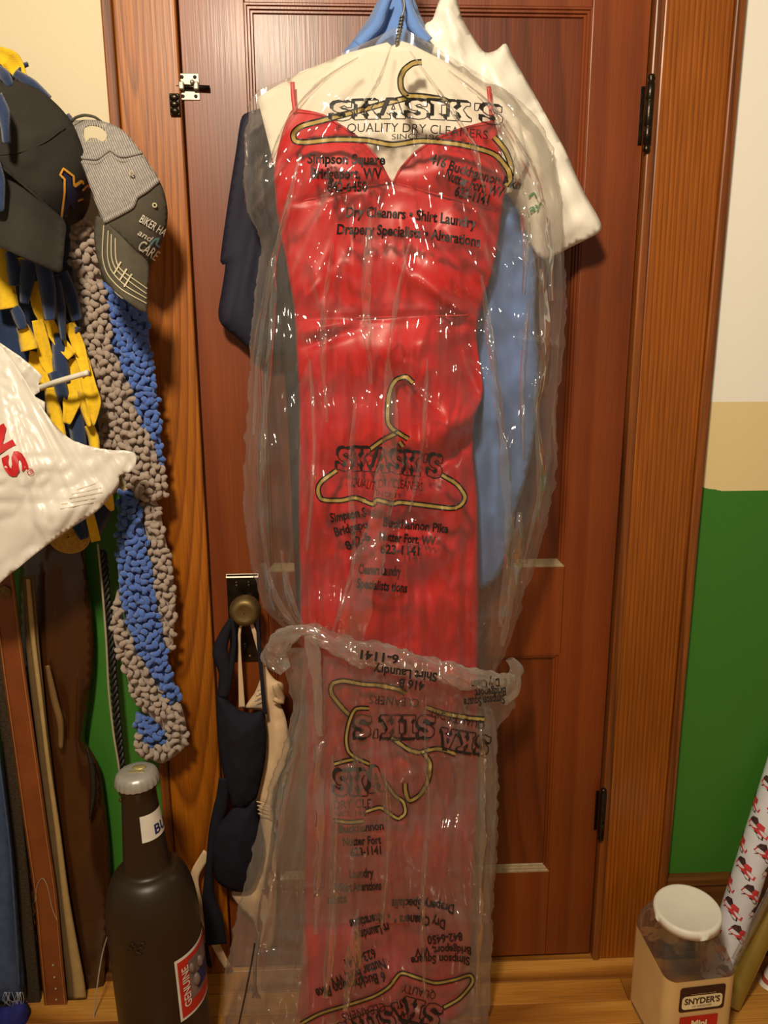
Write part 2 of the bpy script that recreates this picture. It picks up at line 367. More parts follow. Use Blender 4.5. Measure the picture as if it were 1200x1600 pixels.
def wall_paint():
    m, nt, b, out = new_mat('wall_paint_cream_and_green'); L = nt.links
    tc = node(nt, 'ShaderNodeTexCoord'); sp = node(nt, 'ShaderNodeSeparateXYZ'); L.new(tc.outputs['Object'], sp.inputs[0])
    n = node(nt, 'ShaderNodeTexNoise'); n.inputs['Scale'].default_value = 26; n.inputs['Detail'].default_value = 4; L.new(tc.outputs['Object'], n.inputs['Vector'])
    # ragged brush edge only close to the door casing
    xr = node(nt, 'ShaderNodeMapRange'); xr.inputs[1].default_value = XR_OUT+0.05; xr.inputs[2].default_value = XR_OUT+0.02; xr.inputs[3].default_value = 0.0; xr.inputs[4].default_value = 0.04
    L.new(sp.outputs['X'], xr.inputs[0])
    nn = node(nt, 'ShaderNodeMath', operation='SUBTRACT'); nn.inputs[1].default_value = 0.42; L.new(n.outputs['Fac'], nn.inputs[0])
    wv = node(nt, 'ShaderNodeMath', operation='MULTIPLY'); L.new(nn.outputs[0], wv.inputs[0]); L.new(xr.outputs[0], wv.inputs[1])
    zz = node(nt, 'ShaderNodeMath', operation='SUBTRACT'); L.new(sp.outputs['Z'], zz.inputs[0]); L.new(wv.outputs[0], zz.inputs[1])
    g1 = node(nt, 'ShaderNodeMath', operation='GREATER_THAN'); g1.inputs[1].default_value = Z_GREEN; L.new(zz.outputs[0], g1.inputs[0])
    g2 = node(nt, 'ShaderNodeMath', operation='GREATER_THAN'); g2.inputs[1].default_value = Z_BEIGE; L.new(sp.outputs['Z'], g2.inputs[0])
    c1 = node(nt, 'ShaderNodeMix', data_type='RGBA'); c1.inputs[6].default_value = srgb(58, 122, 36)+(1,); c1.inputs[7].default_value = srgb(234, 212, 158)+(1,); L.new(g1.outputs[0], c1.inputs[0])
    c2 = node(nt, 'ShaderNodeMix', data_type='RGBA'); lr = node(nt, 'ShaderNodeMath', operation='GREATER_THAN'); lr.inputs[1].default_value = 0.0; L.new(sp.outputs['X'], lr.inputs[0]); c3 = node(nt, 'ShaderNodeMix', data_type='RGBA'); c3.inputs[6].default_value = srgb(222, 208, 172)+(1,); c3.inputs[7].default_value = srgb(250, 246, 234)+(1,); L.new(lr.outputs[0], c3.inputs[0]); L.new(c3.outputs[2], c2.inputs[7]); L.new(g2.outputs[0], c2.inputs[0]); L.new(c1.outputs[2], c2.inputs[6])  # two-tone upper paint; the left-right step also evens out lamp light in colour
    L.new(c2.outputs[2], b.inputs['Base Color']); b.inputs['Roughness'].default_value = 0.55
    n2 = node(nt, 'ShaderNodeTexNoise'); n2.inputs['Scale'].default_value = 160; L.new(tc.outputs['Object'], n2.inputs['Vector'])
    bp = node(nt, 'ShaderNodeBump'); bp.inputs['Strength'].default_value = 0.12; bp.inputs['Distance'].default_value = 0.002
    L.new(n2.outputs['Fac'], bp.inputs['Height']); L.new(bp.outputs[0], b.inputs['Normal'])
    return m
YW, YD, YP = 0.018, 0.010, 0.022            # wall, door face, door panel behind the casing face (y = 0)
XL_OUT = P1(165, 100, 0)[0]; XL_IN = P1(304, 500, 0)[0]; XR_IN = P1(988, 525, 0)[0]; XR_OUT = P1(1113, 580, 0)[0]
Z_GREEN = P1(1150, 767, YW)[2]; Z_BEIGE = P1(1150, 628, YW)[2]
ZTOP = 2.04
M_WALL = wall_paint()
st = lambda o: finish(o, kind='structure')
W2 = thing('wall_back', (0, YW, 0), None, None, kind='structure')
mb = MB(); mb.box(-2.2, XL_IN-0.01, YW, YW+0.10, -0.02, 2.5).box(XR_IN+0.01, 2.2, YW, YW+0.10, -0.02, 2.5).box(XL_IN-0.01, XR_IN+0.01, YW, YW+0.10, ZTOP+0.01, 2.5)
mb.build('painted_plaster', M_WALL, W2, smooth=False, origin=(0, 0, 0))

# floor: nearest rows of boards are pieces, the rest of the room goes on as one slab
FL = thing('floor', (0, -1.0, -0.02), None, None, kind='structure')
MB().box(-2.2, 2.2, -3.2, 0.5, -0.06, -0.012).build('subfloor', W_BASE, FL, smooth=False)
PW = 0.0575
plank = MB().box(-0.5, 0.5, 0, PW-0.0012, -0.012, 0.0)
pm = None
rows = 14; y = 0.062
for r in range(60):
    y1 = y-PW*r; x = -2.2+random.random()*0.9*-1
    if r < rows:
        while x < 1.6:
            ln = random.choice((0.7, 0.95, 1.2)); a = max(x, -1.5); bnd = min(x+ln, 1.5)
            if bnd-a > 0.15:
                if pm is None:
                    pl = obj('floor_plank', np.array(plank.v), plank.f, W_FLOOR, FL, smooth=False, origin=(0, 0, 0), bevel=0.0008); pm = pl.data
                else:
                    pl = bpy.data.objects.new('floor_plank', pm); COL.objects.link(pl); pl.parent = FL
                    mm = pl.modifiers.new('bevel', 'BEVEL'); mm.width = 0.0008; mm.limit_method = 'ANGLE'
                pl.location = Vector(((a+bnd)/2, y1-PW, -0.0005*random.random()))-FL.location
                pl.scale = (bnd-a-0.001, 1, 1)
            x += ln
MB().box(-2.2, 2.2, -3.2, y-PW*rows-0.001, -0.012, 0).box(-2.2, -1.5, y-PW*rows, 0.06, -0.012, 0).box(1.5, 2.2, y-PW*rows, 0.06, -0.012, 0).build('floor_boards_beyond', W_FLOOR, FL, smooth=False)

# casings
def casing(name, x0, x1, outer_left, m, extra=None):
    t = thing(name, ((x0+x1)/2, 0, 0), None, None, kind='structure')
    bw = 0.018
    if outer_left: MB().box(x0+bw, x1, 0, 0.05, 0.0, ZTOP+0.09).build('casing_board', m, t, smooth=False, bevel=0.003)
    else: MB().box(x0, x1-bw, 0, 0.05, 0.0, ZTOP+0.09).build('casing_board', m, t, smooth=False, bevel=0.003)
    a, b = (x0, x0+bw) if outer_left else (x1-bw, x1)
    MB().box(a, b, -0.006, YW+0.02, 0.0, ZTOP+0.11).build('back_band', W_BAND, t, smooth=False, bevel=0.003)
    return t
T1 = casing('trim_1', XL_OUT, XL_IN-0.0015, True, W_CASE)
T2 = casing('trim_2', XR_IN+0.019, XR_OUT, False, W_CASE2)
MB().box(XR_IN+0.002, XR_IN+0.0185, -0.004, 0.05, 0.0, ZTOP+0.01).build('jamb_bead', W_BAND, T2, smooth=False, bevel=0.003)
T3 = thing('trim_3', ((XL_OUT+XR_OUT)/2, 0, ZTOP), None, None, kind='structure')
MB().box(XL_IN, XR_IN+0.017, 0, 0.05, ZTOP+0.004, ZTOP+0.13).build('head_board', W_BASE, T3, smooth=False, bevel=0.003)
ZB = P1(1090, 1372, 0.0)[2]
for nm, a, b in (('baseboard_right', XR_OUT+0.001, 2.2), ('baseboard_left', -2.2, XL_OUT-0.001)):
    t = thing(nm, ((a+b)/2, 0, 0), None, None, kind='structure')
    MB().box(a, b, 0.004, YW+0.01, 0.0, ZB-0.022).build('board', W_BASE, t, smooth=False, bevel=0.002)
    MB().box(a, b, -0.002, YW+0.01, ZB-0.021, ZB).build('cap_moulding', W_BASE, t, smooth=False, bevel=0.004)
    MB().box(a, b, -0.012, 0.003, 0.0, 0.018).build('shoe_moulding', W_BASE, t, smooth=False, bevel=0.005)

# door
M_DUSTY_LIT = mat('dusty_lit_ledge_wood', srgb(158, 138, 104), rough=.95, var=.2, scale=60)  # dust, plus the light an upward ledge catches, both put into the colour
D1 = thing('door_1', ((XL_IN+XR_IN)/2, YD+0.02, 0.008), None, None, kind='structure')
xp0 = P1(384, 80, YD)[0]; xp1 = P1(901, 525, YD)[0]
zt = P1(925, 11, YD)[2]; zm1 = P1(860, 886, YD)[2]; zm0 = P1(860, 1022, YD)[2]; zb1 = P1(860, 1362, YD)[2]
YB = YD+0.035
MB().box(XL_IN+0.001, xp0, YD, YB, 0.008, ZTOP).build('stile', W_DOOR, D1, smooth=False, bevel=0.0015)
MB().box(xp1, XR_IN-0.001, YD, YB, 0.008, ZTOP).build('stile', W_DOOR, D1, smooth=False, bevel=0.0015)
for a, b in ((zt, ZTOP), (zm0, zm1), (0.008, zb1)):
    MB().box(xp0+0.0006, xp1-0.0006, YD+0.0004, YB, a, b).build('rail', W_DOOR, D1, smooth=False, bevel=0.001)
for a, b in ((zm1, zt), (zb1, zm0)):
    MB().box(xp0+0.004, xp1-0.004, YP, YP+0.008, a+0.004, b-0.004).build('panel', W_PANEL, D1, smooth=False)
    # mitred, stepped moulding on all four sides
    prof = [(0.0, YD+0.001), (0.003, YD+0.001), (0.0045, YD+0.004), (0.008, YD+0.004), (0.0095, YD+0.008), (0.0125, YD+0.008), (0.014, YP)]
    for side in range(4):
        m_ = MB(); v = []
        for ins, yy in prof:
            if side == 0: v += [(xp0+ins, yy, a+ins), (xp0+ins, yy, b-ins)]
            if side == 1: v += [(xp1-ins, yy, b-ins), (xp1-ins, yy, a+ins)]
            if side == 2: v += [(xp1-ins, yy, a+ins), (xp0+ins, yy, a+ins)]
            if side == 3: v += [(xp0+ins, yy, b-ins), (xp1-ins, yy, b-ins)]
        f = [(2*i, 2*i+1, 2*i+3, 2*i+2) for i in range(len(prof)-1)]
        m_.add(v, f).build('moulding', M_DUSTY_LIT if side == 2 else W_DOOR, D1, smooth=False)
# door furniture
M_IRON = mat('aged_dark_metal', srgb(58, 50, 40), rough=0.32, metal=0.9, var=0.35, scale=60, bump=0.15, bscale=120)
M_STEEL = mat('bright_zinc', srgb(176, 168, 152), rough=0.5, metal=0.8, var=0.15, scale=90)
M_BRASS = mat('aged_brass', srgb(122, 102, 62), rough=0.5, metal=0.8, var=0.25, scale=50, bump=0.06)
M_BLACKHOLE = mat('black_screw', srgb(24, 22, 20), rough=0.5, metal=0.5)
def hinge(pxa, pya, pxb, pyb):
    a, b = P1(pxa, pya, -0.012), P1(pxb, pyb, -0.012); x = XR_IN+0.001; r = 0.0068
    L = a[2]-b[2]; z0 = b[2]; h = None; m_ = MB()
    m_.lathe([(0.001, 0), (r*.8, .002), (r, .007), (r*.55, .012), (r, .014), (r, L*.33), (r*.93, L*.335), (r, L*.34), (r, L*.66), (r*.93, L*.665), (r, L*.67), (r, L-.014), (r*.55, L-.012), (r, L-.007), (r*.8, L-.002), (.001, L)], (x, -0.006, z0), n=16)
    h = m_.build('hinge', M_IRON, D1, origin=(x, -0.006, z0))
    MB().box(x-0.011, x-0.004, YD-0.0012, YD+0.001, z0+0.016, z0+L-0.016).build('hinge_leaf', M_IRON, h, smooth=False)
hinge(1022, 113, 1018, 238); hinge(945, 1234, 943, 1316)
# slide bolt near the upper left
q = P1(300, 136, YD); hx = 0.0175; z0, z1 = P1(300, 157, YD)[2], P1(300, 115, YD)[2]; x0, x1 = P1(279, 136, YD)[0], P1(312, 136, YD)[0]
sb = MB().box(x0, x1, YD-0.002, YD, z0, z1).build('slide_bolt', M_STEEL, D1, smooth=False, bevel=0.0015)
MB().tube([(x0-0.002, YD-0.006, q[2]-.001), (x1+0.018, YD-0.006, q[2]-0.003)], 0.0042, 12).build('bolt_rod', M_IRON, sb)
for xx in (x0+.004, x1-.007): MB().box(xx-.002, xx+.007, YD-0.0115, YD-0.001, q[2]-.007, q[2]+.006).build('bolt_guide', M_STEEL, sb, smooth=False, bevel=0.002)
MB().ball((x1-.010, YD-0.012, q[2]+.004), 0.0042).build('bolt_knob', M_STEEL, sb)
for xx in (x0+.007, x1-.007):
    for zz in (z0+.006, z1-.006): MB().ball((xx, YD-0.002, zz), (.0032, .0014, .0032)).build('screw', M_BLACKHOLE, sb)
c0, c1 = P1(267, 182, 0), P1(284, 147, 0)
ca = MB().box(c0[0], c1[0]-.003, -0.006, 0, c0[2], c1[2]).build('bolt_catch', M_IRON, T1, smooth=False, bevel=0.002)
for k in range(3):
    z_ = c0[2]+(c1[2]-c0[2])*(.2+.3*k); MB().ball(((c0[0]+c1[0])/2-.002, -0.007, z_), (.008, .004, .006)).build('catch_knuckle', M_IRON, ca)
# knob and plate
kz1, kz0 = P1(380, 897, YD)[2], P1(385, 1033, YD)[2]; kx0, kx1 = P1(356, 940, YD)[0], P1(405, 940, YD)[0]
pl = MB().box(kx0, kx1, YD-0.003, YD, kz0, kz1).build('knob_plate', M_IRON, D1, smooth=False, bevel=0.001)
MB().add([(kx0-.0005, YD-.0045, kz1-.006), (kx1+.0005, YD-.0045, kz1-.006), (kx1+.0005, YD-.0005, kz1+.0006), (kx0-.0005, YD-.0005, kz1+.0006)], [(0, 1, 2, 3)]).build('plate_bevel', M_STEEL, pl, smooth=False)
kc = P1(383, 955, -0.052); AX = np.array([[1, 0, 0], [0, 0, -1], [0, 1, 0]], float)
kn = MB().lathe([(.011, 0), (.013, .004), (.010, .010), (.0085, .024), (.011, .030), (.020, .035), (.0275, .043), (.0305, .053), (.0295, .063), (.0245, .071), (.017, .0755), (.0155, .0745), (.001, .0745)], (kc[0], YD-.002, kc[2]), n=40, axis=AX).build('door_knob', M_BRASS, D1)
for dx in (-.012, .012):
    for dz in (0.012, 0.018): MB().ball(((kx0+kx1)/2+dx, YD-.003, kz1-dz-.004), (.002, .0015, .002)).build('plate_stud', M_BRASS, pl)
MB().ball(((kx0+kx1)/2+.008, YD-.003, kz0+.012), (.003, .002, .003)).build('plate_screw', M_BRASS, pl)
mm_ = MB(); kyc = ((kx0+kx1)/2, kz0+.035)
mm_.lathe([(.001, 0), (.006, 0), (.006, .002), (.001, .002)], (kyc[0], YD-.002, kyc[1]), n=16, axis=AX).box(kyc[0]-.0025, kyc[0]+.0025, YD-.0042, YD-.003, kyc[1]-.016, kyc[1]).build('keyhole', M_BLACKHOLE, pl)
# ------------------------------------------------------------------ hanging clothes on the door
Z0 = lambda v: (lambda X, Y, D: np.full(len(X), v))
M_RED = mat('red_satin', srgb(198, 12, 24), rough=0.40, var=0.08, scale=12, spec=0.45, sheen=0.05, bump=0.05, bscale=600)
M_WIRE = mat('hanger_wire', srgb(120, 112, 100), rough=0.35, metal=0.9)
M_PAPER = mat('white_paper', srgb(244, 236, 218), rough=0.85, var=0.03, scale=10, bump=0.08, bscale=40)
M_BLUE = mat('cornflower_cotton', srgb(104, 142, 208), rough=0.9, var=0.07, scale=20, bump=0.25, bscale=500, sheen=0.2)
M_NAVY = mat('sheer_navy', srgb(16, 16, 34), rough=0.7, var=0.15, scale=16, bump=0.1, bscale=300)
M_DARK = mat('charcoal_jersey', srgb(34, 36, 44), rough=0.85, var=0.2, scale=14, bump=0.2, bscale=300)
M_WBAG = mat('white_carrier_film', srgb(240, 234, 220), rough=0.38, var=0.03, scale=9, bump=0.25, bscale=22, spec=0.5)

# hook over the top of the door and the wire hanger
hk = P1(631, -46, -0.06)
oh = thing('over_door_hook', (hk[0], 0, ZTOP), 'flat steel hook over the top of the door', 'hook')
MB().box(hk[0]-.012, hk[0]+.012, YD-.004, YD-.001, hk[2]+.02, ZTOP+.002).box(hk[0]-.012, hk[0]+.012, YD-.004, YB+.004, ZTOP+.0005, ZTOP+.003).build('strap', M_STEEL, oh, smooth=False)
MB().tube([(hk[0], YD-.003, hk[2]+.05), (hk[0], -.03, hk[2]+.02), (hk[0], -.07, hk[2]+.01), (hk[0], -.13, hk[2]+.012), (hk[0], -.14, hk[2]+.04)], .004, 10).build('prong', M_STEEL, oh)
hg = thing('wire_hanger', P1(622, 60, -.11), 'grey wire clothes hanger inside the clear garment bag, its hook up', 'hanger')
wire_px([(640, -20), (650, -40), (640, -62), (622, -50), (626, -20), (632, 10), (624, 40), (620, 70)], -.105, .0016).build('hook', M_WIRE, hg)
m_ = MB()
for k in (0, 1):
    t = np.linspace(0, 1, 30); x = 629-9*t+np.sin(t*26+k*math.pi)*3; y = 25+45*t
    m_.tube(P(x, y, -.105+np.cos(t*26+k*math.pi)*.003), .0015, 6)
m_.build('twisted_neck', M_WIRE, hg)
wire_px([(620, 70), (540, 112), (470, 150), (425, 176), (432, 188), (620, 200), (790, 210), (800, 196), (760, 165), (690, 105), (620, 70)], -.086, .0016, smooth=False).build('shoulders', M_WIRE, hg)

# white paper shoulder cover
def paper_y(X, Y, D): return -.104+.010*np.abs(X-620)/220+.004*nz(X/70, Y/90, 2)+.008*np.exp(-((X-620)/240)**2)*0
relief('shoulder_cover', [(402, 152), (470, 112), (545, 82), (590, 70), (605, 66), (612, 72), (628, 64), (640, 68), (700, 98), (752, 135), (790, 160), (812, 190), (826, 250), (800, 300), (700, 330), (540, 330), (448, 330), (436, 290), (420, 225)],
       paper_y, M_PAPER, step=12, thick=.0012, smooth=False)
finish(bpy.data.objects['shoulder_cover'], 'white paper shoulder cover behind the red dress neckline', 'paper cover')

# red satin dress
DR = thing('evening_dress', P1(612, 1650, -.12), 'long red satin evening dress with thin straps in clear garment bag', 'dress')
DRESS = [(456, 172), (478, 172), (503, 178), (530, 193), (560, 214), (590, 246), (612, 284), (626, 262), (652, 234), (690, 211), (730, 197), (770, 190), (780, 222), (791, 278), (786, 320), (779, 370), (770, 420), (757, 465), (748, 498), (745, 530), (750, 570), (754, 605), (751, 628), (741, 655), (739, 700), (746, 780), (748, 900), (748, 1030), (746, 1200), (738, 1400), (728, 1600), (722, 1655),
         (600, 1658), (470, 1655), (472, 1500), (478, 1300), (477, 1100), (470, 1000), (469, 900), (467, 800), (468, 700), (468, 620), (463, 540), (459, 480), (449, 420), (437, 360), (430, 310), (429, 262), (440, 210)]
def dress_y(X, Y, D=None):
    z = np.zeros(len(X)); G = 1.5
    xl = interp([(150, 440), (300, 430), (500, 460), (700, 468), (1100, 474), (1650, 470)], Y); xr = interp([(150, 775), (300, 790), (500, 748), (610, 754), (700, 739), (1000, 748), (1650, 722)], Y)
    t = np.clip((X-xl)/(xr-xl), 0, 1)
    z += .030*np.sqrt(np.clip(4*t*(1-t), 0, 1))*np.clip((Y-150)/120, 0, 1)
    # cups and their under seams
    up = 1/(1+np.exp((Y-305)/8)); z += up*.020*(np.exp(-((X-520)/62)**2-((Y-255)/60)**2)+np.exp(-((X-705)/66)**2-((Y-262)/60)**2))
    z -= ridge(X, Y, 438, 322, 612, 286, 4, .006)+ridge(X, Y, 612, 286, 776, 332, 4, .006)
    # waist seam and gathers running to the right hip
    z -= ridge(X, Y, 466, 500, 600, 496, 5, .010)+ridge(X, Y, 600, 496, 735, 492, 5, .010)
    for a in ((748, 505, 650, 420, 9, .012, 20), (748, 505, 600, 400, 8, .008, 22), (750, 470, 660, 395, 8, .011, 18), (752, 440, 690, 350, 8, .010, 16), (760, 400, 700, 330, 8, .006, 14),
              (748, 515, 560, 555, 9, .008, 30), (466, 520, 560, 500, 9, .010, 14), (470, 545, 570, 505, 7, -.008, 12), (470, 470, 540, 400, 10, .006, 20), (560, 480, 545, 330, 8, .004, 10), (500, 470, 520, 340, 10, -.004, 14), (640, 470, 625, 330, 9, .004, 10)):
        z += G*ridge(X, Y, *a)
    # hip swell with a deep slanted hollow
    z += .040*np.exp(-((X-662)/40)**2-((Y-565)/66)**2)+.030*np.exp(-((X-712)/36)**2-((Y-655)/36)**2)
    z -= ridge(X, Y, 700, 500, 748, 625, 20, .036, 14)
    z += ridge(X, Y, 745, 640, 650, 705, 14, .020, 22)-ridge(X, Y, 745, 672, 680, 735, 12, .026, 12)
    z += .018*np.exp(-((X-668)/34)**2-((Y-775)/20)**2)-.020*np.exp(-((X-640)/36)**2-((Y-825)/22)**2)+.022*np.exp(-((X-665)/32)**2-((Y-872)/24)**2)-.016*np.exp(-((X-650)/36)**2-((Y-915)/24)**2)
    z += ridge(X, Y, 720, 690, 712, 1000, 9, .012, 8)+ridge(X, Y, 688, 870, 640, 840, 12, .014, 12)
    # skirt: long vertical pleats
    k = np.clip((Y-560)/160, 0, 1)
    xx = X+14*nz(X/200, Y/260, 5)
    z += k*(.013*nz(xx/26, Y/520, 1)+.007*nz(xx/12, Y/360, 7))
    z += ridge(X, Y, 710, 1040, 688, 1480, 8, .034, 10)-ridge(X, Y, 720, 1090, 708, 1460, 8, .012)
    z += ridge(X, Y, 606, 880, 640, 1010, 8, -.014, 14)
    z += .004*nz(X/40, Y/60, 9)*(1-k)
    return -.104-z-.02*np.clip((Y-1000)/600, 0, 1)
relief('gown', DRESS, dress_y, M_RED, DR, step=5.0, thick=.0012)
for a in ([(457, 128), (458, 150), (461, 176)], [(764, 135), (766, 160), (770, 194)]):
    band('shoulder_strap', [(x, y, -.112-.004*(y > 170)) for x, y in a], 7, M_RED, DR, nu=2)
wire_px([(x, y, float(dress_y(np.array([x*1.0]), np.array([y*1.0]))[0])-.0005) for x, y in ((458, 174), (503, 180), (530, 195), (560, 216), (590, 248), (612, 285), (626, 264), (652, 236), (690, 213), (730, 199), (768, 192))], 0, .0022).build('neckline_edge', M_RED, DR)
wire_px([(x, y, float(dress_y(np.array([x*1.0]), np.array([y*1.0]))[0])-.0002) for x, y in ((466, 499), (520, 498), (600, 496), (680, 494), (733, 492))], 0, .0016).build('waist_seam', M_RED, DR)
wire_px([(x, y, float(dress_y(np.array([x*1.0]), np.array([y*1.0]))[0])-.0002) for x, y in ((440, 320), (500, 308), (570, 292), (612, 286), (660, 298), (720, 314), (776, 330))], 0, .0014).build('cup_seam', M_RED, DR)

# blue shirt, navy blouse, charcoal garment, white carrier bag: all behind the clear bag
def shirt_y(X, Y, D): return -.052-.016*(1-np.exp(-D/14))-.006*nz(X/26, Y/140, 3)-.004*nz(X/60, Y/30, 4)-ridge(X, Y, 600, 0, 575, 70, 9, .012)-ridge(X, Y, 630, 0, 640, 60, 8, .010)-ridge(X, Y, 765, 420, 775, 880, 12, .012)-ridge(X, Y, 820, 560, 790, 720, 10, .008)+ridge(X, Y, 800, 400, 805, 700, 7, .008)
BS = thing('blue_shirt', P1(700, 918, -.05), 'cornflower blue cotton shirt hanging behind the red dress', 'shirt')
relief('shirt_body', [(535, 85), (548, 68), (576, 28), (598, -8), (640, -12), (660, 30), (684, 74), (760, 140), (800, 230), (822, 330), (838, 420), (836, 500), (842, 570), (836, 670), (824, 740), (808, 790), (800, 815), (796, 850), (784, 890), (764, 914), (748, 920), (700, 915), (640, 890), (600, 600), (560, 300), (530, 140)], shirt_y, M_BLUE, BS, step=7, thick=.002)
for a in ([(606, -5), (596, 20), (588, 40), (560, 70)], [(634, -6), (640, 20), (650, 44), (668, 66)]):
    band('collar_fold', [(x, y, -.082) for x, y in a], [16, 22, 20], M_BLUE, BS, curl=.008)
def blouse_y(X, Y, D): return -.030-.010*(1-np.exp(-D/12))-.006*nz(X/18+Y/90, Y/120, 6)
NB = thing('navy_blouse', P1(390, 545, -.03), 'sheer navy blouse sleeve hanging left of the dress bag', 'blouse')
M_SHEER, nt, b_, out_ = new_mat('sheer_navy_chiffon')
b_.inputs['Base Color'].default_value = srgb(20, 20, 42)+(1,); b_.inputs['Roughness'].default_value = .7
_n = node(nt, 'ShaderNodeTexNoise'); _n.inputs['Scale'].default_value = 40; _r = node(nt, 'ShaderNodeMapRange'); _r.inputs[3].default_value = .82; _r.inputs[4].default_value = .95
nt.links.new(_n.outputs['Fac'], _r.inputs[0]); nt.links.new(_r.outputs[0], b_.inputs['Alpha'])
relief('sleeve', [(386, 176), (376, 188), (368, 240), (357, 310), (344, 408), (352, 413), (347, 450), (341, 488), (346, 507), (366, 524), (391, 546), (420, 560), (470, 520), (500, 300), (470, 200), (420, 170)], blouse_y, M_SHEER, NB, step=7, thick=.0008)
relief('lining', [(392, 180), (380, 250), (366, 340), (356, 420), (352, 480), (372, 505), (396, 520), (440, 540), (480, 500), (490, 300), (450, 190)], lambda X, Y, D: blouse_y(X, Y, D)+.012, M_NAVY, NB, step=9, thick=.0012)
def jersey_y(X, Y, D): return -.062-.012*(1-np.exp(-D/10))-.006*nz(X/16, Y/150, 8)
relief('charcoal_garment', [(420, 190), (412, 300), (430, 400), (438, 500), (446, 600), (452, 700), (456, 800), (461, 900), (468, 968), (500, 975), (540, 960), (560, 600), (540, 300), (520, 200)], jersey_y, M_DARK, step=9, thick=.002)
finish(bpy.data.objects['charcoal_garment'], 'dark charcoal garment showing as a narrow strip left of the red dress', 'garment')
def wbag_y(X, Y, D): return -.060-.020*(1-np.exp(-D/22))-.005*nz(X/30, Y/40, 10)-.006*np.abs(nz((X+Y)/34, (X-Y)/120, 11))-ridge(X, Y, 700, 10, 735, 150, 7, .010)-ridge(X, Y, 760, 90, 880, 330, 9, .010)-ridge(X, Y, 830, 150, 905, 370, 7, -.006)
WB = thing('white_carrier_bag', P1(850, 400, -.06), 'white plastic carrier bag bulging out right of the dress shoulders', 'bag')
relief('bag_body', [(664, 50), (676, 30), (690, -6), (712, -8), (722, 28), (742, 62), (758, 82), (776, 78), (790, 68), (803, 92), (832, 142), (862, 196), (884, 236), (902, 278), (918, 310), (932, 334), (940, 354), (932, 366), (892, 386), (868, 398), (846, 404), (824, 376), (806, 330), (780, 290), (740, 250), (700, 180)], wbag_y, M_WBAG, WB, step=7, thick=.0012)
M_GREENINK = mat('green_ink', srgb(70, 150, 96), rough=.6)
wb_s = lambda X, Y: wbag_y(X, Y, np.full(len(X), 40.0))
mb = lettering('ay', (828, 332), (848, 322), 10, wb_s, .003, slant=.2); on_surface_strip([(826, 308), (834, 301), (838, 308)], 3, wb_s, .003, mb); mb.build('green_print', M_GREENINK, WB)
# ------------------------------------------------------------------ clear dry-cleaning bags with print
M_FILM = film('clear_garment_film', haze=0.04, gloss=0.06, rough=0.09, bump=0.45, tint=(.985, .975, .955))
M_FILM2 = film('clear_garment_film_doubled', haze=0.115, hazegain=0.28, gloss=0.06, rough=0.10, bump=0.45, tint=(.97, .955, .92), hazecol=(0.88, 0.80, 0.70))
M_INK = mat('black_ink', srgb(30, 26, 22), rough=.6, var=.2)
M_GOLD = mat('gold_ink', srgb(168, 142, 76), rough=.5, var=.12)

UXL = [(44, 612), (60, 586), (80, 540), (100, 500), (120, 455), (140, 405), (160, 390), (200, 384), (280, 380), (330, 386), (345, 392), (370, 406), (385, 408), (440, 400), (520, 392), (600, 388), (700, 382), (800, 379), (880, 390), (950, 410), (985, 445), (1010, 470), (1100, 470), (1440, 466)]
UXR = [(44, 634), (60, 660), (80, 690), (100, 722), (140, 790), (180, 838), (230, 864), (300, 876), (400, 882), (460, 886), (560, 880), (640, 870), (720, 872), (800, 860), (880, 836), (960, 811), (1010, 792), (1060, 772), (1440, 764)]
_rc = random.Random(21)
def make_creases(n, x0, x1, y0, y1):
    out = []
    for _ in range(n):
        x, y = _rc.uniform(x0, x1), _rc.uniform(y0, y1); L = _rc.uniform(30, 190); a = _rc.gauss(math.pi/2, .20) if _rc.random() < .82 else _rc.uniform(0, math.pi)
        if y < 330: a = math.atan2(y-20, x-622)+_rc.gauss(0, .15)
        out.append((x, y, x+L*math.cos(a), y+L*math.sin(a), _rc.uniform(3.5, 9), _rc.choice((-1, 1, 1))*_rc.uniform(.003, .0085)))
    return out
CRU = make_creases(190, 400, 870, 70, 1000)+make_creases(60, 440, 780, 180, 560); CRL = make_creases(130, 360, 780, 1060, 1640)
def creases(X, Y, L):
    z = np.zeros(np.shape(X))
    for c in L: z = z+ridge(X, Y, *c)
    return z
def crinkle(X, Y, k=1.0):
    th = np.arctan2(X-622, np.maximum(Y-30, 4)); top = np.clip((420-Y)/260, 0, 1)
    z = top*(.007*nz(th*9, Y/240, 12)+.004*np.abs(nz(th*22, Y/140, 13)))*np.clip((Y-50)/80, .1, 1)
    v = 1-top*.8
    xx = X+10*nz(X/90, Y/110, 14)
    z += v*(.010*nz(xx/34, Y/260, 15)+.006*np.abs(nz(xx/17, Y/120, 16))+.0030*np.abs(nz(xx/9+Y/80, Y/46, 17)))
    z += np.clip((Y-130)/150, 0, 1)*(.013*nz(X/105, Y/60, 91)+.007*np.abs(nz(xx/19, Y/190, 92))+.004*np.abs(nz(xx/9, Y/120, 94)))+.0025*np.abs(nz((X+Y*.6)/26, (Y-X*.6)/44, 18))+creases(X, Y, CRU)
    return z*k
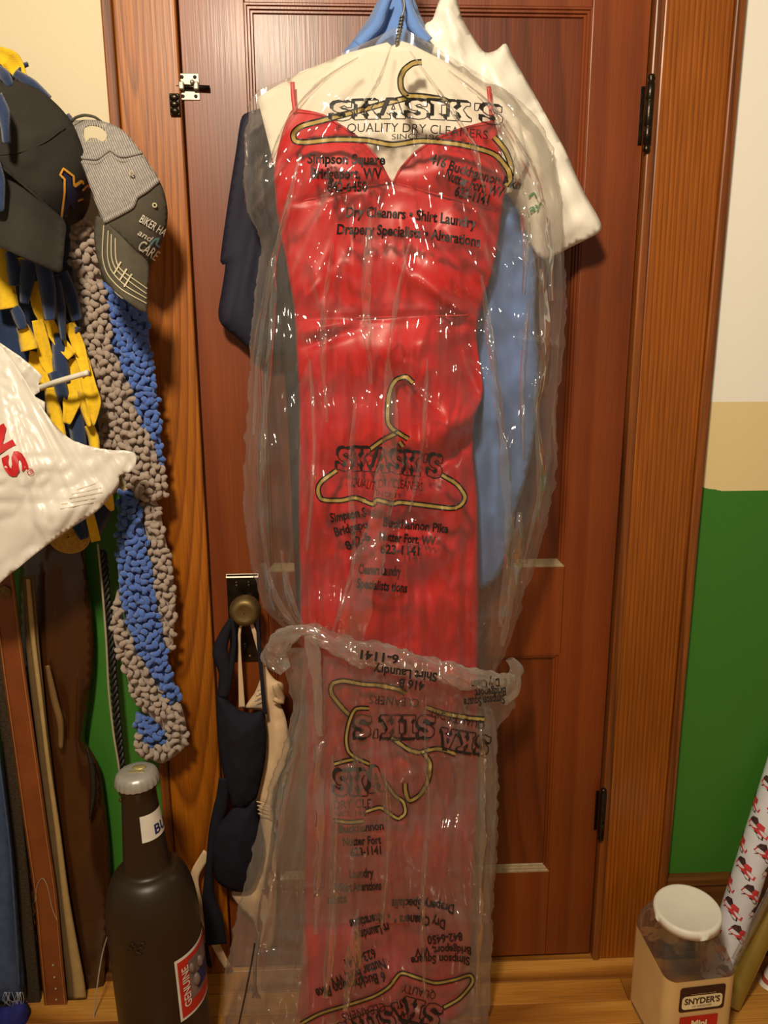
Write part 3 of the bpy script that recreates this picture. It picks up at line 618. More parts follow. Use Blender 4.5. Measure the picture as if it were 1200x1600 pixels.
def film_up(X, Y):
    xl, xr = interp(UXL, Y), interp(UXR, Y); t = np.clip((X-xl)/(xr-xl), 0, 1)
    e = np.clip(4*t*(1-t), 0, 1)**.40; g = np.clip((Y-40)/110, 0, 1)
    low = np.clip((Y-1000)/300, 0, 1)
    # loose pleat down the middle of the skirt
    pl = np.clip((Y-560)/80, 0, 1)*(ridge(X, Y, 628, 600, 610, 800, 9, .010, 12)+ridge(X, Y, 610, 800, 560, 1010, 12, .010, 22)-ridge(X, Y, 600, 780, 540, 1010, 7, .006, 9))
    return -.094-(.012+.064*g)*e-crinkle(X, Y)*np.clip(e*1.4, 0, 1)-pl-.012*low
def tube_film(name, tabL, tabR, y0, y1, front, back, mt, parent, step=3.0, slope=0.0):
    ys = np.arange(y0, y1+step, step); nxn = 165
    t = (1-np.cos(np.linspace(0, math.pi, nxn)))/2*.4+np.linspace(0, 1, nxn)*.6
    xl = interp(tabL, ys)+2.5*nz(ys/16, 1, 20)+1.5*nz(ys/6, 3, 22); xr = interp(tabR, ys)+2.5*nz(ys/15, 2, 21)+1.5*nz(ys/6, 4, 23)
    X = xl[:, None]+(xr-xl)[:, None]*t[None]; Yc = np.repeat(ys[:, None], nxn, 1); Yc = Yc+slope*np.clip(X-480, 0, 340)*np.clip(1-(Yc-y0)/260, 0, 1); n = len(ys)
    A = P(X.ravel(), Yc.ravel(), front(X.ravel(), Yc.ravel())).reshape(n, nxn, 3)
    Xb = X[:, ::-1][:, 1:-1]; Yb = Yc[:, ::-1][:, 1:-1]; Bk = P(Xb.ravel(), Yb.ravel(), back(Xb.ravel(), Yb.ravel())).reshape(n, nxn-2, 3)
    V = np.concatenate([A, Bk], 1).reshape(-1, 3); m = 2*nxn-2
    i, k = np.meshgrid(np.arange(n-1), np.arange(m), indexing='ij'); k1 = (k+1) % m
    F = np.stack([i*m+k, (i+1)*m+k, (i+1)*m+k1, i*m+k1], -1).reshape(-1, 4).tolist()
    return obj(name, V, F, mt, parent)
def baked(fn, x0, x1, y0, y1, st=2.5):
    xs = np.arange(x0, x1+st, st); ys = np.arange(y0, y1+st, st); gx, gy = np.meshgrid(xs, ys); G_ = fn(gx.ravel(), gy.ravel()).reshape(gx.shape)
    def look(X, Y):
        u = np.clip((np.asarray(X, float)-x0)/st, 0, len(xs)-1.001); v = np.clip((np.asarray(Y, float)-y0)/st, 0, len(ys)-1.001)
        i, j = u.astype(int), v.astype(int); a, b = u-i, v-j
        return (G_[j, i]*(1-a)+G_[j, i+1]*a)*(1-b)+(G_[j+1, i]*(1-a)+G_[j+1, i+1]*a)*b
    return look
film_up = baked(film_up, 366, 902, 30, 1456)
GB = thing('garment_bag', P1(622, 1440, -.12), 'clear printed dry cleaning bag over the upper part of the red dress', 'garment bag')
tube_film('bag_film', UXL, UXR, 44, 1440, film_up, lambda X, Y: -.088+.006*nz(X/30, Y/120, 24), M_FILM, GB)

# lower bag, upside down
LXL = [(1002, 462), (1020, 440), (1060, 446), (1100, 460), (1140, 450), (1180, 438), (1240, 418), (1330, 394), (1430, 368), (1520, 353), (1600, 345), (1662, 342)]
LXR = [(1002, 800), (1030, 808), (1060, 803), (1085, 788), (1110, 777), (1200, 779), (1300, 778), (1400, 771), (1500, 768), (1600, 765), (1662, 764)]
def film_lo(X, Y):
    xl, xr = interp(LXL, Y), interp(LXR, Y); t = np.clip((X-xl)/(xr-xl), 0, 1)
    e = np.clip(4*t*(1-t), 0, 1)**.42; lowr = np.clip((Y-1050)/550, 0, 1)
    th = np.arctan2(X-560, Y-780)
    z = .009*nz(th*30, Y/300, 25)+.005*np.abs(nz(th*60, Y/120, 26))+.012*nz(X/100, Y/66, 93)+.006*np.abs(nz(th*44, Y/200, 95))+.0025*np.abs(nz((X+Y*.4)/24, (Y-X*.4)/44, 27))+creases(X, Y, CRL)+.0022*np.abs(nz(X/8, Y/26, 28))
    return -.112-.056*e-.030*lowr-z*np.clip(e*1.4, 0, 1)
film_lo = baked(film_lo, 330, 826, 990, 1680)
LB = thing('garment_bag', P1(560, 1655, -.15), 'second clear bag with upside-down print around the dress hem', 'garment bag')
tube_film('bag_film', LXL, LXR, 1012, 1650, film_lo, lambda X, Y: -.106-.030*np.clip((Y-1050)/550, 0, 1)+.006*nz(X/30, Y/120, 29), M_FILM2, LB, slope=.17)
# gathered, rolled mouth of the lower bag
M_ROLL = film('clear_film_bunched', haze=0.13, hazegain=.45, gloss=0.13, rough=0.08, bump=0.6, tint=(.98, .97, .94), hazecol=(.95, .90, .82))
def crumple(path, r, nm, seed, n=26, amp=.55):
    p = spline(path, 2.6, False); L = len(p); c = P(p[:, 0], p[:, 1], p[:, 2]); R_ = np.interp(np.linspace(0, 1, L), np.linspace(0, 1, len(r)), r)
    T = np.gradient(c, axis=0); T /= np.linalg.norm(T, axis=1)[:, None]; V = []
    for i in range(L):
        a = np.cross(T[i], (0, 1, 0)); a /= np.linalg.norm(a); bb = np.cross(T[i], a); w = np.linspace(0, 2*math.pi, n, endpoint=False)
        rr = R_[i]*(1+amp*nz(np.cos(w)*1.8+i/9., np.sin(w)*1.8+i/14., seed)+.35*np.abs(nz(np.cos(w)*5+i/5., np.sin(w)*5, seed+1)))
        V.append(c[i]+rr[:, None]*(np.cos(w)[:, None]*a+.65*np.sin(w)[:, None]*bb))
    F = [(i*n+k, i*n+(k+1) % n, (i+1)*n+(k+1) % n, (i+1)*n+k) for i in range(L-1) for k in range(n)]
    return obj(nm, np.concatenate(V), F, M_ROLL, LB)
crumple([(478, 986, -.168), (540, 1012, -.176), (620, 1030, -.178), (700, 1052, -.176), (770, 1066, -.170), (800, 1062, -.150)], [.008, .016, .020, .018, .016, .010], 'rolled_mouth', 31)
crumple([(500, 990, -.17), (470, 984, -.168), (440, 1002, -.160), (428, 1024, -.150), (446, 1048, -.156)], [.012, .010, .016, .017, .008], 'knotted_corner', 33)
crumple([(486, 990, -.172), (492, 1030, -.172), (496, 1090, -.170), (500, 1150, -.170)], [.010, .009, .006, .004], 'knot_tail', 35, amp=.35)
crumple([(796, 1030, -.14), (806, 1050, -.14), (800, 1080, -.14), (786, 1100, -.14)], [.006, .011, .010, .005], 'side_tuck', 37)

# loose pleats where the film lies double
M_PLEAT = film('clear_film_pleat', haze=0.07, hazegain=.30, gloss=0.10, rough=0.09, bump=0.5, tint=(.985, .975, .955), hazecol=(.92, .88, .80))
def pleat(path, w, surf, par):
    p = spline(path, 4.0, False); m = len(p); T = np.gradient(p, axis=0); T /= np.linalg.norm(T, axis=1)[:, None]+1e-9; N = np.stack([-T[:, 1], T[:, 0]], 1)
    ww = np.interp(np.linspace(0, 1, m), np.linspace(0, 1, len(w)), w)*(1+.25*nz(np.arange(m)/9., 2, 70)); nu = 7; X, Y, Q = [], [], []
    for j in range(nu):
        s = j/(nu-1)*2-1; X.append(p[:, 0]+N[:, 0]*s*ww/2); Y.append(p[:, 1]+N[:, 1]*s*ww/2); Q.append(np.full(m, .003+.007*(1-s*s)))
    X, Y, Q = (np.concatenate(a) for a in (X, Y, Q)); V = P(X, Y, surf(X, Y)-Q-.002*nz(X/6, Y/14, 71))
    F_ = [(j*m+i, j*m+i+1, (j+1)*m+i+1, (j+1)*m+i) for j in range(nu-1) for i in range(m-1)]
    return obj('film_pleat', V, F_, M_PLEAT, par)
for pa, w in (([(606, 560), (610, 680), (600, 780), (576, 880), (556, 960), (545, 1008)], [8, 20, 34, 40, 46, 50]), ([(556, 620), (548, 760), (552, 880), (520, 990)], [5, 10, 8, 6]),
    ([(520, 380), (505, 520), (512, 660)], [4, 12, 5]), ([(580, 330), (572, 470), (580, 600)], [6, 16, 6]), ([(640, 380), (618, 480), (604, 580)], [4, 8, 5]), ([(470, 240), (448, 330), (420, 440), (400, 560), (396, 680)], [5, 9, 12, 14, 6]),
    ([(430, 400), (424, 520), (412, 660), (408, 800), (424, 920)], [6, 10, 12, 10, 6]), ([(410, 880), (430, 940), (462, 984)], [10, 16, 10]), ([(440, 860), (452, 930), (474, 984)], [6, 10, 8]),
    ([(770, 170), (806, 260), (822, 360), (818, 460)], [6, 12, 14, 5]), ([(700, 110), (780, 180), (836, 280), (856, 380), (862, 470)], [4, 8, 14, 16, 8]), ([(752, 430), (770, 560), (786, 700), (796, 840), (784, 980)], [5, 12, 14, 16, 12]),
    ([(846, 420), (852, 540), (838, 640), (846, 760), (820, 880)], [8, 16, 10, 14, 8]), ([(826, 470), (816, 600), (818, 720)], [5, 9, 5]), ([(812, 800), (806, 900), (788, 1010)], [8, 18, 14]), ([(668, 560), (660, 700), (640, 800)], [4, 7, 4]), ([(484, 560), (492, 700), (480, 860)], [4, 8, 4]),
    ([(560, 90), (500, 130), (450, 190), (420, 260)], [3, 7, 9, 5]), ([(612, 70), (590, 130), (560, 170)], [3, 6, 3]), ([(640, 80), (690, 150), (740, 230), (760, 320)], [3, 6, 9, 4])):
    pleat(pa, w, film_up, GB)
for pa, w in (([(500, 1060), (498, 1180), (500, 1330), (494, 1460)], [14, 18, 16, 10]), ([(470, 1110), (440, 1260), (418, 1400), (400, 1560)], [8, 16, 20, 16]), ([(520, 1180), (522, 1320), (520, 1440), (508, 1560)], [6, 12, 16, 10]), ([(600, 1200), (606, 1330), (596, 1450)], [4, 10, 6]),
    ([(664, 1130), (668, 1280), (660, 1420), (664, 1560)], [4, 9, 9, 5]), ([(752, 1130), (756, 1280), (750, 1420), (744, 1580)], [8, 12, 10, 8]), ([(560, 1420), (552, 1500), (540, 1580)], [8, 22, 10]), ([(460, 1180), (440, 1220), (428, 1300)], [6, 12, 6])):
    pleat(pa, w, film_lo, LB)

def line(path, w, surf, off, name, mt, par, smooth=True, step=4.0): return on_surface_strip(path, w, surf, off, None, step, smooth).build(name, mt, par)
def hanger_print(paths, surf, par, w=7.5):
    g, k = MB(), MB()
    for p in paths:
        on_surface_strip(p, w, surf, .0010, g, 3.0)
        q = spline(p, 3.0, False); T = np.gradient(q, axis=0); T /= np.linalg.norm(T, axis=1)[:, None]+1e-9; N = np.stack([-T[:, 1], T[:, 0]], 1)
        for s in (1, -1): on_surface_strip(q+N*s*w/2, 2.2, surf, .0016, k, 3.0, False)
    g.build('printed_hanger', M_GOLD, par); k.build('printed_hanger_outline', M_INK, par)

# slab letters drawn as outlines with a heavy shaded side
LET = {
 'I': (.62, [[(0, 0), (.62, 0), (.62, .22), (.47, .22), (.47, .78), (.62, .78), (.62, 1), (0, 1), (0, .78), (.15, .78), (.15, .22), (0, .22)]]),
 'A': (1.0, [[(0, 0), (.40, 0), (.40, .2), (.34, .2), (.38, .32), (.62, .32), (.66, .2), (.60, .2), (.60, 0), (1, 0), (1, .2), (.90, .2), (.66, 1), (.34, 1), (.10, .2), (0, .2)], [(.43, .5), (.57, .5), (.5, .76)]]),
 'K': (1.0, [[(0, 0), (.46, 0), (.46, .2), (.38, .2), (.38, .36), (.46, .44), (.58, .2), (.52, .2), (.52, 0), (1, 0), (1, .2), (.90, .2), (.66, .6), (.80, .8), (.95, .8), (.95, 1), (.52, 1), (.52, .8), (.58, .8), (.38, .58), (.38, .8), (.46, .8), (.46, 1), (0, 1), (0, .8), (.1, .8), (.1, .2), (0, .2)]]),
 'S': (.86, [[(0, .06), (.16, .06), (.24, .02), (.46, -.02), (.72, .04), (.84, .20), (.84, .40), (.70, .54), (.40, .62), (.36, .72), (.50, .78), (.62, .66), (.80, .66), (.80, .96), (.64, .96), (.58, .92), (.40, 1.0), (.16, .96), (.04, .82), (.04, .60), (.20, .46), (.52, .38), (.54, .26), (.40, .20), (.20, .34), (0, .34)]]),
 "'": (.30, [[(.06, .62), (.2, .62), (.30, 1), (.06, 1)]]),
}
def slab_word(s, p0, p1, h, surf, par, sag=0.0, sh=(-.14, .12), w=1.7, gap=.06, name='printed_shop_name'):
    k = MB(); tot = sum(LET[c][0]+gap for c in s)-gap; p0, p1 = np.array(p0, float), np.array(p1, float)
    d = p1-p0; L = np.linalg.norm(d); d /= L; up = np.array([d[1], -d[0]])
    def mp(q):
        t = q[:, 0]/tot; return p0+np.outer(t*L, d)+np.outer(q[:, 1]*h-sag*4*t*(1-t), up)
    x = 0.0
    for c in s:
        wd, loops = LET[c]
        for lp in loops:
            q = np.array(lp, float); q[:, 0] += x; n = len(q)
            ar = sum(q[i, 0]*q[(i+1) % n, 1]-q[(i+1) % n, 0]*q[i, 1] for i in range(n))
            for i in range(n):
                a, b = q[i], q[(i+1) % n]; e = b-a; ln = np.linalg.norm(e); nn = np.array([e[1], -e[0]])/ln*(1 if ar > 0 else -1)
                m = mp(np.array([a+(b-a)*u for u in np.linspace(0, 1, 4)])); on_surface_strip(m, w, surf, .0016, k, 4.0, False)
                if nn@np.array(sh) > .02 and len(lp) > 4:
                    Q = mp(np.array([a, b, b+sh, a+sh])); k.add(P(Q[:, 0], Q[:, 1], surf(Q[:, 0], Q[:, 1])-.0014), [(0, 1, 2, 3)])
        x += wd+gap
    return k.build(name, M_INK, par)
def say(items, surf, par, name='printed_address'):
    for s, p0, p1, h, *r in items:
        h *= 1.08
        lettering(s, p0, p1, h, surf, .0016, sag=(r[0] if r else 0), bold=(r[1] if len(r) > 1 else .036)).build(name, M_INK, par)

# first print: over the bodice
F = film_up
hanger_print([[(659, 97), (645, 99), (632, 109), (626, 122), (627, 138), (636, 149), (655, 150), (690, 155), (704, 162)],
              [(640, 152), (600, 162), (560, 173), (512, 186), (472, 197), (459, 208), (461, 220), (480, 222), (520, 218), (570, 219), (614, 226), (660, 220), (720, 226), (770, 240), (792, 262), (797, 279), (790, 290)], [(772, 214), (790, 236), (799, 262), (796, 282)]], F, GB, 8)
slab_word("SKASIK'S", (518, 190), (786, 196), 30, F, GB, sag=-7)
say([('QUALITY DRY CLEANERS', (542, 207), (762, 218), 13.5, -5, .0), ('SINCE 1961', (612, 218), (692, 220), 8, -2, .0)], F, GB, 'printed_slogan')
say([('Simpson Square', (480, 255), (602, 257), 14.5), ('Bridgeport, WV', (486, 279), (597, 279), 15.5), ('842-6450', (511, 299), (574, 299), 14.5),
     ('416 Buckhannon Pike', (671, 254), (812, 296), 14.5, 3), ('Nutter Fort, WV', (694, 279), (784, 309), 15.5, 2), ('623-1141', (709, 305), (762, 320), 14.5)], F, GB)
say([('Dry Cleaners \u2022 Shirt Laundry', (540, 339), (744, 357), 15, -5), ('Drapery Specialists \u2022 Alterations', (526, 366), (750, 386), 15, -6)], F, GB, 'printed_services')
# second print: over the skirt, partly swallowed by a pleat
hanger_print([[(645, 598), (634, 589), (620, 593), (611, 606), (606, 632), (606, 658), (612, 669), (622, 676), (638, 686)], [(622, 676), (599, 687), (577, 703)],
              [(526, 735), (503, 752), (497, 765), (503, 780), (532, 782), (556, 778), (583, 788), (588, 781), (613, 787), (626, 785), (660, 789), (706, 794), (722, 787), (726, 774), (713, 756), (690, 742)], [(624, 690), (630, 698)]], F, GB, 7)
slab_word("SKAS", (526, 736), (632, 742), 36, F, GB, sag=-2); slab_word("K'S", (630, 742), (690, 748), 36, F, GB, sag=0, name='printed_shop_name')
say([('QUALIT', (549, 758), (585, 766), 13, 0, .0), ('DRY CLEANERS', (591, 762), (660, 768), 13, -2, .0), ('INCE 19', (588, 775), (626, 778), 7, 0, .0)], F, GB, 'printed_slogan')
say([('Simpson S', (517, 816), (573, 806), 13), ('Bridgepo', (524, 838), (576, 824), 13), ('842-6', (543, 860), (580, 843), 13),
     ('Buckhannon Pike', (598, 822), (700, 833), 13), ('Nutter Fort, WV', (592, 844), (680, 852), 13), ('623-1141', (594, 864), (655, 868), 13)], F, GB)
say([('Cleaners Laundry', (560, 896), (626, 900), 14), ('Specialists tions', (557, 918), (636, 926), 14)], F, GB, 'printed_services')
# third print of the upper bag, seen through the lower one
hanger_print([[(577, 1107), (556, 1108), (546, 1127), (541, 1153), (544, 1173), (556, 1184), (577, 1194)], [(522, 1194), (540, 1189), (556, 1186)], [(521, 1282), (545, 1285), (568, 1283)], [(572, 1268), (594, 1262), (607, 1270), (622, 1279), (633, 1270), (630, 1253), (617, 1243), (602, 1222)]], F, GB, 6)
slab_word("SK", (522, 1244), (574, 1244), 40, F, GB); slab_word("A", (576, 1240), (606, 1236), 40, F, GB)
say([('DRY CLE', (522, 1264), (580, 1262), 13, 0, .0), ('NCE 196', (524, 1276), (572, 1275), 8, 0, .0)], F, GB, 'printed_slogan')
say([('Buckhannon', (530, 1302), (600, 1296), 12), ('Nutter Fort', (536, 1322), (596, 1318), 12), ('623-1141', (548, 1338), (596, 1334), 12), ('Laundry', (546, 1372), (584, 1370), 13), ('& Shirt Alterations', (522, 1394), (596, 1390), 13), ('alists', (512, 1412), (542, 1410), 13)], F, GB)
# upside-down print on the lower bag
F2 = lambda X, Y: film_lo(X, Y)-.002
hanger_print([[(656, 1176), (640, 1172), (622, 1160), (612, 1153)], [(553, 1120), (545, 1116), (534, 1105), (518, 1084), (519, 1069), (537, 1064), (565, 1069), (593, 1071), (622, 1077), (634, 1084)], [(666, 1105), (695, 1115), (735, 1122), (757, 1124)], [(656, 1176), (684, 1170), (712, 1178)], [(660, 1174), (672, 1193), (668, 1221), (656, 1242), (640, 1251), (634, 1238), (633, 1224)]], F2, LB, 7)
slab_word("SIK'S", (680, 1117), (552, 1117), 36, F2, LB, sag=0, sh=(.10, .12)); slab_word("SKA", (768, 1150), (690, 1136), 32, F2, LB, sh=(.10, .12))
say([('CLEANERS', (655, 1092), (577, 1086), 13, 0, .0), ('QUALITY DRY', (758, 1129), (672, 1108), 11, 0, .0)], F2, LB, 'printed_slogan')
F3 = lambda X, Y: np.full(len(X), -.200)
say([('6-1141', (624, 1024), (564, 1016), 13), ('Shirt Laundry', (684, 1052), (584, 1040), 13), ('416 B', (664, 1066), (624, 1060), 13)], F3, LB)
say([('Dry Clean', (780, 1060), (736, 1064), 12), ('Simpson Square', (788, 1086), (724, 1092), 13), ('Bridgeport', (790, 1074), (742, 1078), 12)], lambda X, Y: np.full(len(X), -.180), LB)
hanger_print([[(470, 1600), (500, 1584), (545, 1570), (584, 1557), (608, 1542), (626, 1521), (650, 1527), (680, 1536), (710, 1531), (734, 1524), (738, 1536), (718, 1560), (692, 1575)]], F2, LB, 6)
slab_word("SK", (694, 1572), (634, 1556), 36, F2, LB, sh=(.10, .12)); slab_word("ASIK'S", (634, 1560), (520, 1602), 36, F2, LB, sh=(.10, .12))
say([('QUALITY', (682, 1550), (630, 1538), 12, 0, .0), ('CLEANERS', (600, 1566), (533, 1584), 13, 0, .0)], F2, LB, 'printed_slogan')
say([('Drapery Specialis', (710, 1414), (612, 1406), 14, 4), ('\u2022 Alterations', (608, 1424), (545, 1438), 14), ('Dry Cleaners \u2022', (696, 1438), (616, 1432), 14, 4), ('rt Laundry', (606, 1442), (556, 1456), 14),
     ('842-6450', (722, 1457), (667, 1463), 12), ('Bridgeport, WV', (736, 1480), (648, 1483), 11.5, 3), ('Simpson Square', (734, 1496), (642, 1496), 12, 3),
     ('623-1141', (584, 1482), (537, 1500), 14), ('Nutter Fort, WV', (599, 1498), (514, 1530), 15), ('6 Buckhannon Pike', (600, 1518), (492, 1546), 15)], F2, LB)
line([(398, 1474), (392, 1510), (382, 1560), (372, 1606)], 2.2, F2, .001, 'printed_seam', M_INK, LB)
# ------------------------------------------------------------------ things hanging on the wall left of the door
M_FNAVY = mat('navy_fleece', srgb(30, 50, 88), rough=.95, var=.15, scale=120, bump=.4, bscale=700, sheen=.3)
M_FYEL = mat('yellow_fleece', srgb(240, 196, 30), rough=.95, var=.10, scale=120, bump=.4, bscale=700, sheen=.2)
M_BLACKCAP = mat('faded_black_twill', srgb(40, 36, 29), rough=.9, var=.25, scale=18, bump=.3, bscale=900)
M_GOLDTH = mat('gold_thread', srgb(224, 160, 48), rough=.6, var=.1, bump=.3, bscale=900)
M_NAVYTH = mat('navy_thread', srgb(28, 32, 62), rough=.6, var=.15, bump=.3, bscale=900)
M_OLIVE = mat('washed_olive_twill', srgb(80, 74, 60), rough=.9, var=.16, scale=40, bump=.3, bscale=900)
M_THREAD = mat('tan_thread', srgb(196, 184, 150), rough=.7, var=.1)
M_WHTH = mat('white_thread', srgb(222, 214, 196), rough=.7, var=.1)
M_TEAL = mat('teal_thread', srgb(110, 160, 168), rough=.7)
M_YARNG = mat('taupe_chenille_yarn', srgb(176, 156, 140), rough=1.0, var=.14, scale=200, bump=.6, bscale=900, sheen=.4)
M_YARNB = mat('blue_chenille_yarn', srgb(72, 112, 196), rough=1.0, var=.14, scale=200, bump=.6, bscale=900, sheen=.4)
M_HOOK = mat('white_coated_metal', srgb(232, 226, 210), rough=.4)

# rail of pegs that everything hangs from
rk = P1(60, 150, -.01)
RK = thing('peg_rail', (rk[0]-.05, 0, rk[2]), 'dark wooden peg rail on the wall behind the caps', 'rail')
zr = P1(40, 232, YW)[2]
MB().box(P1(-90, 200, YW)[0], P1(120, 260, YW)[0], .0, YW-.0005, zr-.03, zr+.03).build('rail_board', W_BASE, RK, smooth=False, bevel=.003)
for x in (-30, 50, 108):
    c = P1(x, 232, 0); MB().tube([(c[0], .001, zr), (c[0], -.05, zr+.004), (c[0], -.075, zr+.022)], .006, 10).build('peg', W_BASE, RK)

# fleece scarf with cut fringe
FS = thing('fleece_scarf', P1(60, 845, -.05), 'navy and yellow fleece scarf with cut fringe under the black cap', 'scarf')
def fl_y(X, Y, D): return -.040-.040*(1-np.exp(-D/25))-.008*nz(X/30, Y/40, 40)
relief('scarf_body', [(-60, 88), (0, 82), (24, 96), (42, 120), (72, 150), (80, 178), (110, 190), (112, 300), (118, 420), (126, 500), (136, 560), (150, 640), (160, 700), (172, 760), (176, 800), (150, 838), (110, 790), (60, 720), (-20, 640), (-80, 560)], fl_y, M_FNAVY, FS, step=9, thick=.004)
FR = [('y', [(-10, 82), (10, 90), (24, 104), (34, 124)], [20, 30, 14], -.10), ('n', [(-8, 106), (6, 118), (16, 134)], [16, 20, 14], -.155), ('n', [(44, 100), (34, 104), (30, 112)], [8, 10, 10], -.09), ('n', [(22, 114), (48, 132), (76, 156)], [14, 20, 14], -.10), ('n', [(112, 182), (104, 188), (94, 196)], [12, 10, 6], -.10),
      ('n', [(-10, 152), (4, 176), (8, 200), (10, 224)], [30, 24, 16, 14], -.235), ('n', [(-16, 236), (-4, 280), (0, 330)], [20, 24, 14], -.235),
      ('y', [(-8, 370), (2, 420), (12, 482)], [26, 34, 36], -.115), ('n', [(14, 392), (22, 420), (22, 446)], [14, 24, 16], -.125), ('y', [(32, 402), (36, 424), (35, 446)], [14, 10, 4], -.112), ('n', [(44, 406), (42, 440), (38, 474)], [24, 24, 14], -.125),
      ('y', [(52, 440), (62, 480), (86, 524), (112, 556)], [12, 22, 18, 16], -.11), ('n', [(66, 410), (74, 450), (78, 500)], [26, 26, 18], -.128), ('n', [(86, 430), (94, 480), (99, 532)], [14, 18, 8], -.12), ('n', [(96, 426), (110, 460), (120, 500)], [20, 22, 18], -.105),
      ('n', [(22, 480), (28, 492), (36, 514)], [16, 20, 16], -.12), ('y', [(34, 508), (40, 524), (46, 546)], [18, 26, 28], -.115), ('y', [(58, 500), (66, 534), (74, 568), (84, 582)], [14, 18, 20, 16], -.117), ('n', [(92, 520), (94, 560), (98, 600)], [22, 26, 26], -.108),
      ('y', [(108, 505), (122, 540), (134, 584)], [14, 18, 12], -.112), ('y', [(60, 550), (58, 576), (72, 606)], [26, 24, 16], -.115), ('y', [(78, 606), (84, 640), (96, 690)], [18, 24, 18], -.122), ('n', [(84, 580), (92, 600), (100, 626)], [20, 24, 20], -.114),
      ('y', [(112, 560), (116, 600), (110, 636), (104, 662)], [18, 28, 26, 8], -.122), ('y', [(130, 560), (138, 600), (146, 630), (142, 664)], [14, 20, 22, 8], -.122), ('n', [(116, 636), (120, 664), (124, 700)], [20, 26, 24], -.112), ('y', [(138, 664), (146, 684), (148, 704)], [16, 18, 16], -.116),
      ('y', [(128, 610), (132, 640), (140, 666)], [14, 14, 8], -.119), ('y', [(156, 756), (168, 780), (176, 798)], [24, 22, 6], -.09), ('y', [(136, 786), (142, 812), (150, 846)], [8, 12, 12], -.09), ('n', [(118, 792), (124, 820), (132, 842)], [24, 24, 10], -.085), ('n', [(98, 500), (116, 520), (122, 512)], [10, 14, 10], -.10)]
for c, path, w, y in FR:
    n = len(path); band('fringe_strip', [(p[0], p[1], y+.012*(1-i/(n-1))-.008*math.sin(3*i+p[0])) for i, p in enumerate(path)], w, M_FYEL if c == 'y' else M_FNAVY, FS, thick=.0022, curl=random.choice((-.006, .006, .008)), step=6)

# chunky crocheted scarf
CS = thing('crochet_scarf', P1(250, 1190, -.05), 'long chunky crocheted scarf in taupe and blue hanging beside the door casing', 'scarf')
def puffs(name, poly, mt, y0, seed, bulge=.022, gap=9.5):
    rnd = random.Random(seed); b = spline(poly, 6); x0, y0_ = b.min(0); x1, y1 = b.max(0); pts = []
    for _ in range(12000):
        q = (rnd.uniform(x0, x1), rnd.uniform(y0_, y1))
        if all((q[0]-a[0])**2+(q[1]-a[1])**2 > gap*gap for a in pts): pts.append(q)
    X, Y = np.array(pts).T; ok = inside(b, X, Y); X, Y = X[ok], Y[ok]; D = edge_dist(b, X, Y)
    base = relief(name, poly, lambda a, c, d: y0-bulge*(1-np.exp(-d/12)), mt, CS, step=7, thick=.004, kind='stuff')
    m = MB()
    for x, y, d in zip(X, Y, D):
        Yc = y0-bulge*(1-math.exp(-d/12))-.003; a0 = rnd.uniform(0, 6.28); L = rnd.uniform(9, 15); bend = rnd.uniform(1.2, 2.6)*rnd.choice((-1, 1)); t = np.linspace(-1, 1, 7)
        ang = a0+bend*t*.8; px = x+np.cumsum(np.cos(ang))*L/5; py = y+np.cumsum(np.sin(ang))*L/5; px -= px.mean()-x; py -= py.mean()-y
        m.tube(P(px, py, Yc-.0065*(1-t*t)), .0052*np.sqrt(np.clip(1.08-t*t*.75, .1, 1)), 7)
    me = base.data; o = ROOTLOC[base.name]
    v = [tuple(np.array(q.co)) for q in me.vertices]; f = [list(p.vertices) for p in me.polygons]; k = len(v)
    v += [tuple(np.array(q)-o) for q in m.v]; f += [[i+k for i in q] for q in m.f]
    nm = bpy.data.meshes.new(name); nm.from_pydata(v, [], f); nm.materials.append(mt); nm.polygons.foreach_set('use_smooth', [True]*len(nm.polygons)); base.data = nm
    base.modifiers.clear()
puffs('taupe_stitches', [(112, 345), (128, 338), (146, 360), (158, 430), (172, 470), (175, 520), (184, 560), (200, 600), (214, 640), (232, 680), (250, 715), (260, 750), (254, 778), (226, 784), (200, 765), (184, 720), (172, 670), (150, 620), (136, 580), (126, 530), (118, 460), (110, 390)], M_YARNG, -.058, 1)
puffs('blue_stitches', [(158, 440), (190, 466), (228, 484), (234, 540), (242, 590), (248, 650), (254, 712), (258, 722), (246, 730), (232, 690), (214, 640), (200, 602), (184, 562), (174, 520)], M_YARNB, -.050, 2, gap=8.5)
puffs('blue_stitches', [(188, 770), (212, 778), (224, 820), (232, 870), (242, 930), (256, 1000), (270, 1060), (280, 1092), (262, 1096), (238, 1060), (212, 1010), (194, 960), (186, 910), (184, 850)], M_YARNB, -.052, 3, gap=8.5)
puffs('taupe_stitches', [(222, 790), (246, 786), (256, 830), (268, 890), (274, 950), (270, 1010), (264, 1020), (252, 980), (242, 930), (234, 870), (226, 820)], M_YARNG, -.045, 4)
puffs('taupe_stitches', [(184, 922), (192, 960), (212, 1010), (238, 1060), (266, 1094), (282, 1100), (292, 1140), (288, 1168), (256, 1192), (234, 1186), (214, 1178), (212, 1144), (222, 1152), (240, 1168), (262, 1152), (236, 1120), (210, 1096), (196, 1050), (178, 1000), (176, 960)], M_YARNG, -.056, 5)
puffs('blue_stitches', [(213, 1112), (238, 1126), (264, 1150), (246, 1168), (226, 1160), (214, 1144)], M_YARNB, -.044, 6, gap=9)
puffs('taupe_stitches', [(160, 660), (174, 690), (172, 740), (160, 720), (156, 690)], M_YARNG, -.045, 8)

